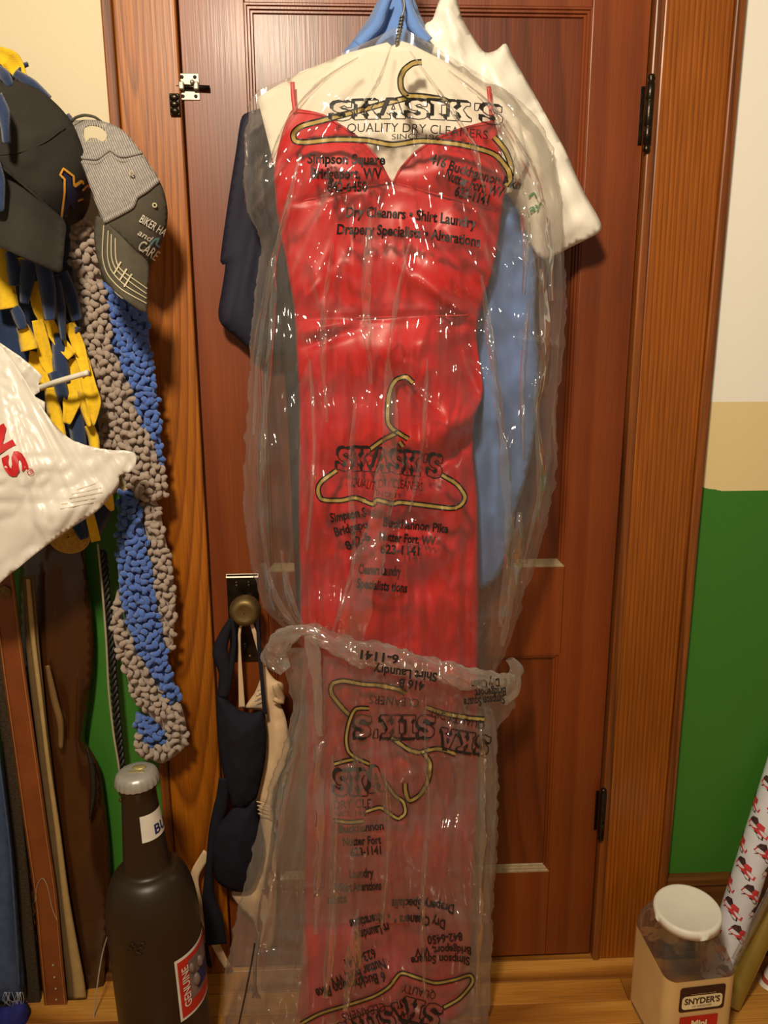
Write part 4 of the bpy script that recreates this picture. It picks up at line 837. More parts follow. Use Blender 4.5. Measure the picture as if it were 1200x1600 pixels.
# black ball cap with gold and navy emblem
BC = thing('ball_cap', P1(40, 420, -.15), 'faded black baseball cap with gold-edged navy emblem', 'cap')
def bc_y(X, Y, D=None): 
    r = np.clip(((X-14)/138)**2+((Y-250)/150)**2, 0, 1); return -.085-.120*np.sqrt(1-r)-.004*nz(X/30, Y/26, 50)*np.clip(1-r*1.2, 0, 1)-ridge(X, Y, 20, 215, 110, 200, 10, .004)
CR = [(-90, 160), (-40, 130), (0, 127), (22, 125), (58, 138), (90, 164), (114, 194), (130, 234), (141, 276), (141, 312), (132, 338), (112, 352), (98, 344), (50, 304), (0, 262), (-60, 240), (-100, 210)]
relief('crown', CR, bc_y, M_BLACKCAP, BC, step=7, thick=.003)
def bb_y(X, Y, D=None): return -.150-.05*np.exp(-((X-20)/60)**2)-.0008*(Y-300)*.6+.012*np.exp(-(X-100)**2/600)
relief('brim', [(-60, 240), (0, 260), (50, 302), (100, 344), (101, 378), (98, 410), (94, 424), (62, 412), (20, 394), (-30, 372), (-70, 330)], bb_y, M_BLACKCAP, BC, step=7, thick=.004)
wire_px([(x, y, float(bc_y(np.array([x*1.]), np.array([y*1.]))[0])-.001) for x, y in ((-50, 240), (0, 260), (50, 301), (80, 328), (98, 343))], 0, .0022).build('brim_seam', M_BLACKCAP, BC)
wire_px([(x, y, float(bc_y(np.array([x*1.]), np.array([y*1.]))[0])-.001) for x, y in ((102, 200), (92, 206), (70, 222), (30, 238), (-20, 244))], 0, .0012).build('panel_seam', M_BLACKCAP, BC)
EM = [(94, 272), (99, 262), (115, 274), (116, 290), (128, 282), (131, 288), (126, 298), (138, 290), (141, 296), (132, 312), (124, 312), (118, 330), (110, 320), (106, 338), (95, 340), (101, 300), (101, 282)]
relief('emblem', EM, lambda X, Y, D: bc_y(X, Y)-.004, M_NAVYTH, BC, step=4, thick=.003, smooth=False)
on_surface_strip([(96, 342), (101, 300), (101, 280), (94, 273), (99, 263), (115, 275), (116, 290), (128, 282)], 3.2, bc_y, .007, None, 3, False).build('emblem_edge', M_GOLDTH, BC)
on_surface_strip([(117, 292), (129, 283), (131, 288)], 3.2, bc_y, .0075, None, 3, False).build('emblem_edge', M_GOLDTH, BC)
on_surface_strip([(129, 298), (138, 289), (141, 294)], 3, bc_y, .0075, None, 3, False).build('emblem_edge', M_GOLDTH, BC)
on_surface_strip([(122, 314), (130, 311)], 3, bc_y, .0075, None, 3, False).build('emblem_edge', M_GOLDTH, BC)

# washed trucker cap
TC = thing('trucker_cap', P1(195, 485, -.12), 'washed grey trucker cap with mesh back and stitched lettering', 'cap')
M_MESH, nt, b_, out_ = new_mat('grey_cap_mesh')
_tc = node(nt, 'ShaderNodeTexCoord'); _mp = node(nt, 'ShaderNodeMapping'); _mp.inputs['Rotation'].default_value = (0, .42, 0)
_w = node(nt, 'ShaderNodeTexWave'); _w.inputs['Scale'].default_value = 95; _w.inputs['Distortion'].default_value = .6; _w.inputs['Detail'].default_value = 2
nt.links.new(_tc.outputs['Object'], _mp.inputs[0]); nt.links.new(_mp.outputs[0], _w.inputs['Vector'])
_r = node(nt, 'ShaderNodeValToRGB'); _r.color_ramp.elements[0].color = srgb(116, 110, 112)+(1,); _r.color_ramp.elements[1].color = srgb(214, 206, 186)+(1,)
_n = node(nt, 'ShaderNodeTexNoise'); _n.inputs['Scale'].default_value = 30
_mx = node(nt, 'ShaderNodeMath', operation='MULTIPLY'); nt.links.new(_w.outputs['Fac'], _mx.inputs[0]); nt.links.new(_n.outputs['Fac'], _mx.inputs[1]); nt.links.new(_mx.outputs[0], _r.inputs[0]); nt.links.new(_r.outputs[0], b_.inputs['Base Color']); b_.inputs['Roughness'].default_value = .8
_bp = node(nt, 'ShaderNodeBump'); _bp.inputs['Strength'].default_value = .5; _bp.inputs['Distance'].default_value = .001; nt.links.new(_w.outputs['Fac'], _bp.inputs['Height']); nt.links.new(_bp.outputs[0], b_.inputs['Normal'])
def tc_y(X, Y, D=None):
    r = np.clip(((X-172)/104)**2+((Y-310)/140)**2, 0, 1); return -.085-.085*np.sqrt(1-r)
relief('mesh_crown', [(102, 196), (112, 189), (140, 187), (166, 191), (190, 202), (212, 226), (232, 254), (247, 281), (228, 298), (208, 318), (186, 334), (163, 346), (150, 320), (138, 284), (122, 244), (110, 215)], tc_y, M_MESH, TC, step=5, thick=.002,
       holes=[[(130, 200), (140, 195), (154, 197), (164, 204), (167, 214), (160, 221), (150, 216), (140, 216), (134, 222), (130, 212)]])
m_ = MB()
for x in range(132, 168, 4): on_surface_strip([(x, 194), (x+2, 222)], 1.0, tc_y, .0, m_)
m_.build('mesh_strands', M_THREAD, TC)
relief('front_panel', [(163, 347), (186, 335), (208, 319), (228, 299), (247, 282), (257, 302), (262, 330), (260, 356), (252, 380), (242, 398), (232, 413), (212, 392), (190, 370)], lambda X, Y, D: tc_y(X, Y)-.004, M_OLIVE, TC, step=5, thick=.003)
def tb_y(X, Y, D=None): return -.150-.045*np.exp(-((X-195)/45)**2)-.0002*(Y-400)
relief('brim', [(150, 338), (163, 346), (190, 370), (212, 392), (232, 412), (231, 450), (229, 487), (204, 474), (180, 456), (162, 434), (152, 404), (147, 372)], tb_y, M_OLIVE, TC, step=5, thick=.004)
for k, p in enumerate(([(162, 352), (160, 400), (168, 428), (190, 452), (229, 474)], [(169, 360), (168, 400), (175, 424), (196, 446), (229, 466)], [(174, 366), (174, 400), (181, 420), (200, 438), (229, 459)], [(180, 372), (181, 404), (188, 420), (206, 434), (230, 451)])):
    on_surface_strip(p, 1.6, tb_y, .002).build('brim_stitching', M_THREAD, TC)
for p in ([(189, 409), (178, 428)], [(198, 420), (187, 438)], [(206, 428), (194, 448)]): on_surface_strip(p, 2.6, tb_y, .003).build('tack_stitch', M_THREAD, TC)
wire_px([(x, y, float(tc_y(np.array([x*1.]), np.array([y*1.]))[0])-.004) for x, y in ((163, 346), (186, 334), (206, 322), (212, 308), (228, 297), (247, 281))], 0, .0045).build('panel_piping', M_MESH, TC)
for dy in (0, 8):
    wire_px([(x, y+dy, float(tc_y(np.array([x*1.]), np.array([y*1.]))[0])-.001) for x, y in ((124, 246), (150, 248), (160, 242), (172, 234), (184, 242), (196, 244), (222, 238))], 0, .0030).build('sweatband_edge', M_MESH, TC)
wire_px([(112, 190, -.11), (118, 184, -.115), (132, 180, -.118), (148, 183, -.118), (160, 192, -.112)], 0, .0022).build('closure_strap', M_OLIVE, TC)
AX2 = np.array([[1, 0, 0], [0, 0, -1], [0, 1, 0]], float)
for x, y in ((206, 271), (242, 321)):
    c = P1(x, y, float(tc_y(np.array([x*1.]), np.array([y*1.]))[0])-.005); MB().lathe([(.0022, 0), (.0038, 0), (.0038, .002), (.0022, .002), (.0022, 0)], c, 12, AX2).build('eyelet', M_THREAD, TC)
tcs = lambda X, Y: tc_y(X, Y)-.004
m_ = lettering('BIKER HA', (217, 346), (256, 370), 13, tcs, .003, bold=.01); lettering('CARE', (214, 388), (242, 408), 17, tcs, .003, bold=.01, mb=m_); lettering('and', (214, 366), (234, 378), 10, tcs, .003, bold=.005, mb=m_, slant=.2); m_.build('stitched_lettering', M_WHTH, TC)
on_surface_strip([(234, 384), (240, 376), (248, 372), (244, 382), (250, 386)], 3, tcs, .003).build('stitched_motif', M_TEAL, TC)

# shopping bag
M_SHOP = mat('white_shopping_film', srgb(228, 222, 210), rough=.32, var=.07, scale=9, bump=.15, bscale=40)
M_REDINK = mat('red_print', srgb(200, 36, 40), rough=.45)
SB = thing('shopping_bag', P1(60, 920, -.2), 'full white plastic shopping bag with red lettering at the left edge', 'bag')
def sb_y(X, Y, D=None):
    th = np.arctan2(X+14, np.maximum(Y-505, 5)); a = np.clip((Y-530)/140, 0, 1)*np.clip((860-Y)/200, .25, 1)
    fold = .010*np.abs(nz(th*14, Y/500, 60))+.007*np.abs(nz(th*30, Y/300, 61))
    d = np.clip((Y-530)/200, 0, 1)
    return -.150-.060*d*np.exp(-((X-20)/150)**2)-a*fold-.006*np.abs(nz(X/22+Y/40, Y/24, 62))*np.clip((Y-690)/60, 0, 1)-.020*ridge(X, Y, 60, 830, 170, 760, 30, 1.0)
relief('bag_body', [(-70, 500), (-10, 530), (14, 556), (40, 596), (62, 632), (86, 664), (110, 686), (140, 697), (170, 703), (196, 704), (210, 708), (213, 718), (208, 734), (192, 742), (186, 744), (186, 758), (172, 776), (150, 800), (110, 826), (60, 862), (10, 902), (-30, 930), (-90, 900)], sb_y, M_SHOP, SB, step=5, thick=.0012)
relief('handle_flap', [(-20, 522), (6, 540), (30, 556), (52, 574), (66, 588), (60, 600), (62, 612), (52, 618), (70, 628), (70, 646), (50, 625), (24, 580), (-20, 545)], lambda X, Y, D: -.142-.005*nz(X/14, Y/14, 63), M_SHOP, SB, step=5, thick=.001, smooth=False)
sbs = lambda X, Y: sb_y(X, Y)
lettering('N', (-21, 676), (-2, 710), 30, sbs, .003, bold=.05).build('red_letter', M_REDINK, SB)
lettering('S', (1, 716), (18, 748), 33, sbs, .003, bold=.05).build('red_letter', M_REDINK, SB)
m_ = MB(); t = np.linspace(0, 2*math.pi, 17); on_surface_strip(np.stack([47+4.6*np.cos(t), 737+4.6*np.sin(t)], 1), 1.1, sbs, .003, m_, 3, False); lettering('R', (45, 735), (47, 740), 4.5, sbs, .003, mb=m_, bold=.0).build('registered_mark', M_REDINK, SB)
m_ = MB()
for y, x0, x1 in ((757, 120, 150), (764, 112, 158), (771, 108, 160), (780, 96, 150), (787, 94, 146)): on_surface_strip([(x0, y+8), (x1, y-2)], 1.4, sbs, .0008, m_)
m_.build('show_through_print', mat('grey_print', srgb(206, 192, 170), rough=.5), SB)
# white peg sticking out under the fringe
pg = wire_px([(58, 607, -.135), (90, 596, -.16), (138, 582, -.175)], 0, .0045, n=12, smooth=False).build('coat_peg', M_HOOK)
finish(pg, 'white rod poking out through the yellow fringe', 'rod')

# straw disc
c = P1(107, 842, -.07); ST = thing('straw_disc', tuple(c), 'coiled yellow straw disc hanging below the shopping bag', 'straw disc')
M_STRAW = mat('straw', srgb(190, 150, 60), rough=.8, var=.2, scale=150, bump=.4, bscale=300)
for k in range(1, 9):
    r = .0045*k; t = np.linspace(0, 2*math.pi, 40); MB().tube(np.stack([c[0]+r*np.cos(t), c[1]+.0006*k+0*t, c[2]+.004+r*.85*np.sin(t)], 1), .0027, 6, cap=False).build('straw_coil', M_STRAW, ST)
# ------------------------------------------------------------------ straps and clothes low on the left
M_BELT = mat('tan_leather', srgb(128, 66, 28), rough=.42, var=.18, scale=14, bump=.15, bscale=90, coat=.2)
M_STITCH = mat('belt_stitching', srgb(176, 120, 62), rough=.7)
M_KHAKI = mat('khaki_webbing', srgb(176, 146, 92), rough=.9, var=.08, scale=60, bump=.2, bscale=400)
M_KHAKI2 = mat('dark_khaki_webbing', srgb(104, 82, 48), rough=.9, var=.1, scale=60)
M_FUZZ = mat('dark_brown_corduroy', srgb(62, 48, 30), rough=1, var=.35, scale=160, bump=.8, bscale=260)
M_DENIM = mat('blue_denim', srgb(62, 80, 112), rough=.9, var=.18, scale=50, bump=.4, bscale=600)
M_ROYAL = mat('royal_blue_cloth', srgb(30, 34, 110), rough=.9, var=.2, scale=40)
M_BROWN = mat('dark_brown_leather', srgb(64, 34, 12), rough=.28, var=.25, scale=5, bump=.05, bscale=30, coat=.5, aniso=(1, 1, .2))
M_BLK = mat('black_braid', srgb(34, 30, 26), rough=.4, var=.3, scale=120, bump=.5, bscale=300)
M_CORD = mat('grey_cord', srgb(170, 158, 134), rough=.7)
def flat_strap(name, path, w, y, mt, label, cat, th=.003):
    t = thing(name, P1(path[-1][0], path[-1][1], y), label, cat)
    band('strap', [(a, b, y) for a, b in path], w, mt, t, thick=th, step=14); return t
bp_ = thing('leather_drape', P1(105, 1610, -.02), 'wide dark brown glossy leather piece hanging behind the belt', 'leather')
relief('hide', [(40, 850), (120, 840), (136, 900), (144, 960), (146, 1020), (142, 1080), (132, 1150), (138, 1165), (156, 1200), (166, 1270), (172, 1340), (172, 1420), (166, 1500), (160, 1560), (156, 1606), (100, 1612), (60, 1612), (40, 1300), (30, 1000)], lambda X, Y, D: -.018-.022*(1-np.exp(-D/26))-.006*nz(X/22, Y/160, 70), M_BROWN, bp_, step=9, thick=.004)
band('folded_edge', [(74, 1040, -.05), (84, 1090, -.052), (94, 1130, -.052), (95, 1170, -.05)], [8, 12, 12, 8], mat('worn_leather_edge', srgb(122, 90, 50), rough=.6), bp_, curl=.004)
band('black_loop', [(136, 1170, -.046), (144, 1200, -.05), (146, 1240, -.05), (140, 1280, -.046)], [4, 10, 9, 3], M_BLK, bp_, curl=.003)
BT = flat_strap('leather_belt', [(2, 895), (10, 960), (20, 1040), (34, 1140), (44, 1210), (58, 1310), (71, 1400), (80, 1500), (91, 1612)], 35, -.066, M_BELT, 'brown leather belt with stitched edges hanging at far left', 'belt', .004)
for o_ in (-14.5, 14.5):
    wire_px([(x+o_, y, -.067) for x, y in ((2, 895), (10, 960), (20, 1040), (34, 1140), (44, 1210), (58, 1310), (71, 1400), (80, 1500), (91, 1612))], 0, .0009, n=5).build('stitch_line', M_STITCH, BT)
for x, y in ((83, 1508), (85, 1527), (87, 1545), (88, 1562), (90, 1582)): MB().ball(P1(x, y, -.067), .0022, 8, 5).build('belt_hole', M_CORD, BT)
c = P1(8, 925, -.070); MB().lathe([(.001, .004), (.006, .004), (.0065, .0025), (.0085, .0025), (.0105, .004), (.0115, .002), (.0115, 0)], c, 24, AX2).build('concho', M_BRASS, BT)
wire_px([(55, 1410, -.068), (58, 1384, -.068), (66, 1372, -.068), (74, 1384, -.068), (82, 1420, -.068), (90, 1440, -.068)], 0, .0007, n=5).build('scuffed_thread', M_CORD, BT)
KS = flat_strap('khaki_strap', [(44, 900), (50, 1000), (60, 1100), (72, 1200), (84, 1300), (97, 1400), (108, 1480), (116, 1530), (120, 1562)], [18, 20, 20, 18, 18, 18, 19, 22, 28], -.054, M_KHAKI2, 'khaki fabric strap with frayed end hanging beside the leather belt', 'strap')
band('pale_edge', [(44, 905, -.058), (52, 1000, -.058), (64, 1100, -.058), (76, 1200, -.058), (90, 1300, -.058), (102, 1400, -.058), (114, 1480, -.058), (122, 1530, -.058), (125, 1560, -.058)], [7, 9, 9, 8, 9, 10, 12, 16, 20], M_KHAKI, KS, curl=.004)
flat_strap('corduroy_strap', [(-6, 1000), (6, 1100), (17, 1200), (28, 1320), (40, 1440), (50, 1540), (56, 1612)], 20, -.058, M_FUZZ, 'fuzzy dark brown strap between the jeans and the belt', 'strap', .008)
JN = thing('jeans', P1(0, 1560, -.08), 'blue denim jeans leg with frayed hem in the left corner', 'jeans')
relief('denim_leg', [(-90, 1040), (-20, 1080), (-2, 1160), (10, 1240), (22, 1340), (30, 1440), (38, 1520), (36, 1556), (10, 1568), (-40, 1572), (-90, 1570)], lambda X, Y, D: -.075-.03*(1-np.exp(-D/18))-.004*nz(X/12, Y/90, 71), M_DENIM, JN, step=8)
wire_px([(-8, 1140, -.098), (4, 1230, -.10), (16, 1330, -.10), (24, 1440, -.10), (30, 1540, -.098)], 0, .002).build('side_seam', M_DENIM, JN)
m_ = MB()
for k in range(26):
    x = -20+58*random.random(); y = 1560; wire_px([(x, y-10, -.104), (x+random.uniform(-6, 6), y+2, -.106), (x+random.uniform(-9, 9), y+random.uniform(4, 16), -.102)], 0, .0006, m_, n=4)
m_.build('frayed_threads', mat('frayed_cotton', srgb(150, 156, 166), rough=.9), JN, kind='stuff')
rc = relief('folded_cloth', [(-60, 1560), (0, 1572), (30, 1560), (46, 1572), (50, 1606), (40, 1650), (-60, 1650)], lambda X, Y, D: -.09-.03*(1-np.exp(-D/12))-.008*nz(X/14, Y/14, 72), M_ROYAL, step=7)
finish(rc, 'crumpled royal blue cloth under the frayed jeans hem', 'cloth')
BR = thing('braided_cord', P1(192, 1262, -.02), 'dark braided cord with bead end hanging in front of green wall', 'cord')
m_ = MB()
for k in range(3):
    t = np.linspace(0, 1, 110); x = np.interp(t, [0, .3, .6, .85, 1], [160, 170, 178, 186, 191]); y = 860+t*345; w = t*70+k*2.094
    m_.tube(P(x+np.sin(w)*4, y, -.030+.004*np.cos(w)), .0036, 6)
m_.build('braid', M_BLK, BR)
wire_px([(153, 850), (160, 920), (166, 1000), (170, 1080), (178, 1150), (186, 1200), (188, 1240)], -.036, .0022, n=6).build('pale_strand', M_CORD, BR)
for dy in (0, 9): MB().ball(P1(190, 1240+dy*1.1, -.03), (.006, .005, .005)).build('bead', M_BRASS, BR)
cd = wire_px([(186, 1410, -.02), (172, 1450, -.06), (160, 1490, -.07), (152, 1540, -.09), (147, 1585, -.10), (143, 1640, -.12)], 0, .0013, n=6).build('thin_cable', M_CORD)
finish(cd, 'thin pale cable curving down to the floor behind the bottle', 'cable')
sk = thing('cane_stick', Pz(180, 1520, 0), 'thin bamboo cane standing behind the big bottle', 'cane')
a, b2 = P1(175, 1402, -.012), P1(181, 1520, -.025); b2[2] = max(b2[2], .004)
t = np.linspace(0, 1, 40); rr = .0065+.0015*np.exp(-((t*4 % 1)-.5)**2*200); MB().tube(a[None]*(1-t[:, None])+b2[None]*t[:, None], rr, 10).build('cane', W_FLOOR, sk)

# ------------------------------------------------------------------ bras on the door knob
M_BRN = mat('navy_microfibre', srgb(30, 28, 38), rough=.9, var=.08, scale=20, spec=.2)
M_BGE = mat('beige_microfibre', srgb(226, 192, 150), rough=.6, var=.06, scale=20, sheen=.2)
BB = thing('bra', P1(410, 1480, -.04), 'beige bra hanging behind the navy one on the door knob', 'bra', 'bras on the door knob')
def cup(y0, d, k=16.0, s=80): return lambda X, Y, D: y0-d*(1-np.exp(-D/k))-.002*nz(X/10, Y/14, s)
relief('cup', [(384, 1106), (398, 1082), (406, 1062), (412, 1036), (420, 1050), (430, 1062), (442, 1068), (443, 1082), (436, 1094), (446, 1120), (454, 1168), (448, 1190), (438, 1215), (428, 1236), (424, 1262), (404, 1258), (398, 1240), (412, 1190), (416, 1140), (412, 1112)], cup(-.024, .016), M_BGE, BB, step=5, thick=.002)
relief('cup', [(404, 1256), (424, 1262), (430, 1300), (432, 1360), (432, 1420), (428, 1470), (412, 1486), (396, 1440), (376, 1420), (362, 1394), (396, 1380), (412, 1320)], cup(-.024, .018), M_BGE, BB, step=5, thick=.002)
band('side_band', [(324, 1332, -.022), (306, 1362, -.026), (304, 1380, -.026), (310, 1410, -.026), (318, 1430, -.024), (330, 1460, -.024), (344, 1490, -.024), (356, 1512, -.024)], [14, 14, 12, 12, 14, 14, 12, 10], M_BGE, BB, thick=.0012)
for p, w in (([(378, 972, -.048), (374, 990, -.046), (375, 1040, -.036), (378, 1106, -.03)], [4, 4, 7, 10]), ([(392, 972, -.048), (398, 990, -.046), (404, 1012, -.038), (412, 1040, -.03)], [5, 7, 6, 8])): band('strap', p, w, M_BGE, BB, thick=.001)
band('tape', [(430, 1070, -.042), (440, 1096, -.044), (428, 1092, -.044)], [12, 14, 8], M_BGE, BB, curl=.004)
for k in range(4): wire_px([(400, 1252+k*6, -.042), (414, 1256+k*6, -.044), (424, 1262+k*5, -.042)], 0, .0012).build('gather', M_BGE, BB)
lg = mat('care_label_print', srgb(150, 140, 124), rough=.7); m_ = MB()
for k in range(4): on_surface_strip([(396+k*2, 1104-k*8), (412, 1100-k*8)], 2, lambda X, Y: np.full(len(X), -.043), .0, m_)
m_.build('care_label', lg, BB)
NV = thing('bra', P1(370, 1480, -.06), 'navy moulded-cup bra hanging by one strap from the door knob', 'bra', 'bras on the door knob')
relief('cup', [(339, 1084), (350, 1088), (362, 1100), (376, 1110), (394, 1114), (410, 1112), (416, 1140), (415, 1180), (409, 1215), (400, 1248), (384, 1262), (366, 1262), (358, 1244), (350, 1216), (341, 1160), (338, 1110)], cup(-.052, .034, 26, 81), M_BRN, NV, step=5, thick=.003)
relief('cup', [(366, 1262), (384, 1262), (398, 1248), (404, 1280), (412, 1316), (410, 1340), (400, 1374), (388, 1392), (368, 1393), (346, 1384), (336, 1370), (331, 1330), (337, 1296), (352, 1276)], cup(-.052, .034, 26, 82), M_BRN, NV, step=5, thick=.003)
band('side_band', [(350, 1216, -.052), (347, 1250, -.05), (336, 1296, -.05), (328, 1350, -.05), (326, 1400, -.05), (334, 1440, -.05), (338, 1476, -.05)], [16, 22, 18, 12, 18, 30, 34], M_BRN, NV, curl=.006)
band('band_tail', [(320, 1474, -.05), (322, 1494, -.05), (329, 1512, -.05)], [8, 12, 4], M_BRN, NV)
band('side_band', [(364, 968, -.052), (352, 990, -.052), (344, 1018, -.052), (352, 1050, -.052), (348, 1090, -.052)], [12, 18, 26, 20, 18], M_BRN, NV, curl=.006)
band('strap', [(362, 968, -.060), (366, 1000, -.058), (360, 1050, -.054), (352, 1094, -.052)], [6, 8, 9, 8], M_BRN, NV, curl=.002)
band('strap', [(402, 965, -.058), (404, 1000, -.058), (409, 1060, -.058), (414, 1116, -.056)], [5, 6, 6, 7], M_BRN, NV)

# ------------------------------------------------------------------ oversized bottle
M_AMBER = mat('dark_amber_plastic', srgb(42, 29, 14), rough=.42, var=.12, scale=8, bump=.04, bscale=60, spec=.5)
M_CAPS = mat('silver_cap', srgb(172, 168, 158), rough=.35, metal=.35, var=.1, scale=40)
bc = Pz(262, 1660, 0.0); bx, byy = bc[0], -.215
top = P1(221, 1196, byy); HB = top[2]
bx = (P1(262, 1600, byy)[0]*.5+P1(247, 1420, byy)[0]*.5)
OB = thing('oversized_bottle', (bx, byy, 0), 'oversized dark amber beer bottle with silver cap on the floor', 'bottle')
zc = P1(222, 1216, byy)[2]; zn = P1(228, 1352, byy)[2]; zs = P1(238, 1440, byy)[2]
def half(px0, px1, py): return (P1(px1, py, byy)[0]-P1(px0, py, byy)[0])/2
rb, rn, rt_ = .083, half(197, 268, 1340), half(196, 250, 1240)
prof = [(.001, 0), (rb*.9, 0), (rb*.985, .008), (rb, .03), (rb, zs), *[(rn*1.05+(rb-rn*1.05)*math.cos(q)**.8, zs+(zn-.004-zs)*math.sin(q)**1.15) for q in np.linspace(.15, 1.5, 9)], (rn*1.05, zn-.004), (rn*1.0, zn+.004), (rn*.97, zn+.03), (rt_*1.02, zc-.045), (rt_, zc-.022), (rt_*1.10, zc-.018), (rt_*1.10, zc-.004), (rt_*.9, zc), (.001, zc)]
MB().lathe(prof, (bx, byy, 0), 64).build('glass_body', M_AMBER, OB)
# crimped crown cap
n = 96; V, Fc = [], []; rc_ = half(188, 255, 1210)
pr = [(rc_*1.0, -.010, 1), (rc_*1.03, -.005, 1), (rc_*.99, .003, .4), (rc_*.93, .009, 0), (rc_*.78, .013, 0), (rc_*.5, .015, 0), (.001, .0155, 0)]
for r_, h_, c_ in pr:
    for k in range(n):
        w = 2*math.pi*k/n; q = r_*(1+.022*c_*math.cos(21*w)); V.append((bx+q*math.cos(w), byy+q*math.sin(w), zc+h_))
Fc = [(i*n+k, i*n+(k+1) % n, (i+1)*n+(k+1) % n, (i+1)*n+k) for i in range(len(pr)-1) for k in range(n)]
cp_ = obj('crown_cap', V, Fc, M_CAPS, OB)
M_SLOT = mat('brass_coin_slot', srgb(190, 176, 116), rough=.4, metal=.6)
MB().box(bx-.012, bx+.016, byy-.010, byy-.006, zc+.0135, zc+.0170).build('coin_slot', M_SLOT, OB, smooth=False)
MB().ball((bx+.004, byy+.006, zc+.0155), (.013, .009, .003), 14, 6).build('cap_emblem', M_SLOT, OB)
def on_cyl(a0, a1, z0, z1, rf, off, na=14, nzz=10):
    V = []; 
    for i in range(nzz+1):
        z = z0+(z1-z0)*i/nzz
        for k in range(na+1):
            a = math.radians(a0+(a1-a0)*k/na); r = rf(z)+off; V.append((bx+r*math.sin(a), byy-r*math.cos(a), z))
    return V, [(i*(na+1)+k, i*(na+1)+k+1, (i+1)*(na+1)+k+1, (i+1)*(na+1)+k) for i in range(nzz) for k in range(na)]
pz = np.array([q[1] for q in prof]); prr = np.array([q[0] for q in prof]); rf = lambda z: float(np.interp(z, pz[1:-1], prr[1:-1]))
M_LWHITE = mat('label_white', srgb(226, 218, 204), rough=.5); M_LRED = mat('label_red', srgb(196, 38, 26), rough=.45); M_LGREY = mat('label_grey', srgb(120, 100, 92), rough=.5, var=.3, scale=60); M_LNAVY = mat('label_navy', srgb(28, 32, 92), rough=.5)
def txt_cyl(s, a, z, size, rf, off, vertical=False, bold=.02):
    v, f = glyphs(s, bold); V = []
    for x, y in v*size:
        if vertical: aa, zz = a-y/rf(z), z+x
        else: aa, zz = a+x/rf(z), z+y
        r = rf(zz)+off; V.append((bx+r*math.sin(aa), byy-r*math.cos(aa), zz))
    return V, f
zl1 = P1(300, 1452, byy)[2]-.012; zl0 = P1(280, 1556, byy)[2]+.005
for (a0, a1, d, off, mt, nm) in ((36, 118, 0, .0008, M_LWHITE, 'body_label_border'), (39, 115, .006, .0014, M_LRED, 'body_label')): 
    V, f = on_cyl(a0, a1, zl0+d, zl1-d, rf, off); MB().add(V, f).build(nm, mt, OB)
V, f = on_cyl(54, 104, zl0+.030, zl1-.016, rf, .0019); MB().add(V, f).build('label_panel', M_LGREY, OB)
for a_, z_, s_ in ((58, zl1-.035, .010), (64, zl1-.066, .013), (74, zl1-.04, .012)):
    aa = math.radians(a_); rr_ = rf(z_)+.0022; MB().ball((bx+rr_*math.sin(aa), byy-rr_*math.cos(aa), z_), (s_*.6, s_*.6, s_), 10, 6).build('label_seal', M_LGREY, OB)
V, f = on_cyl(66, 96, zl0+.04, zl0+.075, rf, .0024); MB().add(V, f).build('label_block', M_LNAVY, OB)
V, f = txt_cyl('GENUINE', math.radians(53), zl0+.024, .020, rf, .0024, True); MB().add(V, f).build('label_lettering', M_LWHITE, OB)
zq1, zq0 = P1(232, 1283, byy-.04)[2], P1(232, 1322, byy-.04)[2]
V, f = on_cyl(12, 100, zq0, zq1, rf, .0008); MB().add(V, f).build('neck_label', M_LWHITE, OB)
V, f = txt_cyl('BU', math.radians(50), zq0+.008, .026, rf, .0016); MB().add(V, f).build('neck_lettering', M_LNAVY, OB)
m_ = MB()
for k in range(7):
    a_ = math.radians(-18+k*2.6); z_ = zs+.008+.010*math.sin(k*1.3); r_ = rf(z_)+.0005
    m_.tube([(bx+r_*math.sin(a_), byy-r_*math.cos(a_), z_), (bx+r_*math.sin(a_+.07), byy-r_*math.cos(a_+.07)-.001, z_+.008), (bx+r_*math.sin(a_+.15), byy-r_*math.cos(a_+.15), z_+.004)], [.0008, .0013, .0006], 6)
m_.build('moulded_emblem', M_AMBER, OB)

OB.rotation_euler = (0, -.03, 0); OB.location.z = .0026

# ------------------------------------------------------------------ pretzel jar
M_JAR = film('clear_jar_plastic', haze=.05, gloss=.06, rough=.06, bump=.10, hazecol=(.6, .55, .48), scale=(1, 1, 1)); M_LID = mat('white_lid_plastic', srgb(238, 232, 216), rough=.5, var=.02, bump=.1, bscale=500)
M_KRAFT = mat('kraft_label', srgb(222, 182, 120), rough=.5, var=.06, scale=14); M_BRLAB = mat('dark_brown_label', srgb(58, 30, 24), rough=.45); M_CREAM = mat('cream_label', srgb(244, 222, 170), rough=.5)
yf, yk = -.255, -.105; xj0, xj1 = P1(1034, 1560, yf)[0], P1(1148, 1560, yf)[0]; zsh = P1(1080, 1522, yf)[2]
jc = ((xj0+xj1)/2, (yf+yk)/2); hw, hd = (xj1-xj0)/2, (yk-yf)/2; ROT = math.radians(5)
PJ = thing('pretzel_jar', (jc[0], jc[1], 0), 'empty clear pretzel jar with white screw lid on the floor', 'jar')
def ring(w, d, z, r, n=10, tilt=(0, 0), cx=0, cy=0):
    out = []
    for sx, sy, a0 in ((1, 1, 0), (-1, 1, 90), (-1, -1, 180), (1, -1, 270)):
        for k in range(n):
            a = math.radians(a0+90*k/(n-1)); out.append((sx*(w-r)+r*math.cos(a)+cx, sy*(d-r)+r*math.sin(a)+cy))
    res = []
    for x, y in out:
        zz = z+x*tilt[0]+y*tilt[1]; c_, s_ = math.cos(ROT), math.sin(ROT); res.append((jc[0]+x*c_-y*s_, jc[1]+x*s_+y*c_, zz))
    return res
TL = (.05, .06); zt_ = zsh+.060
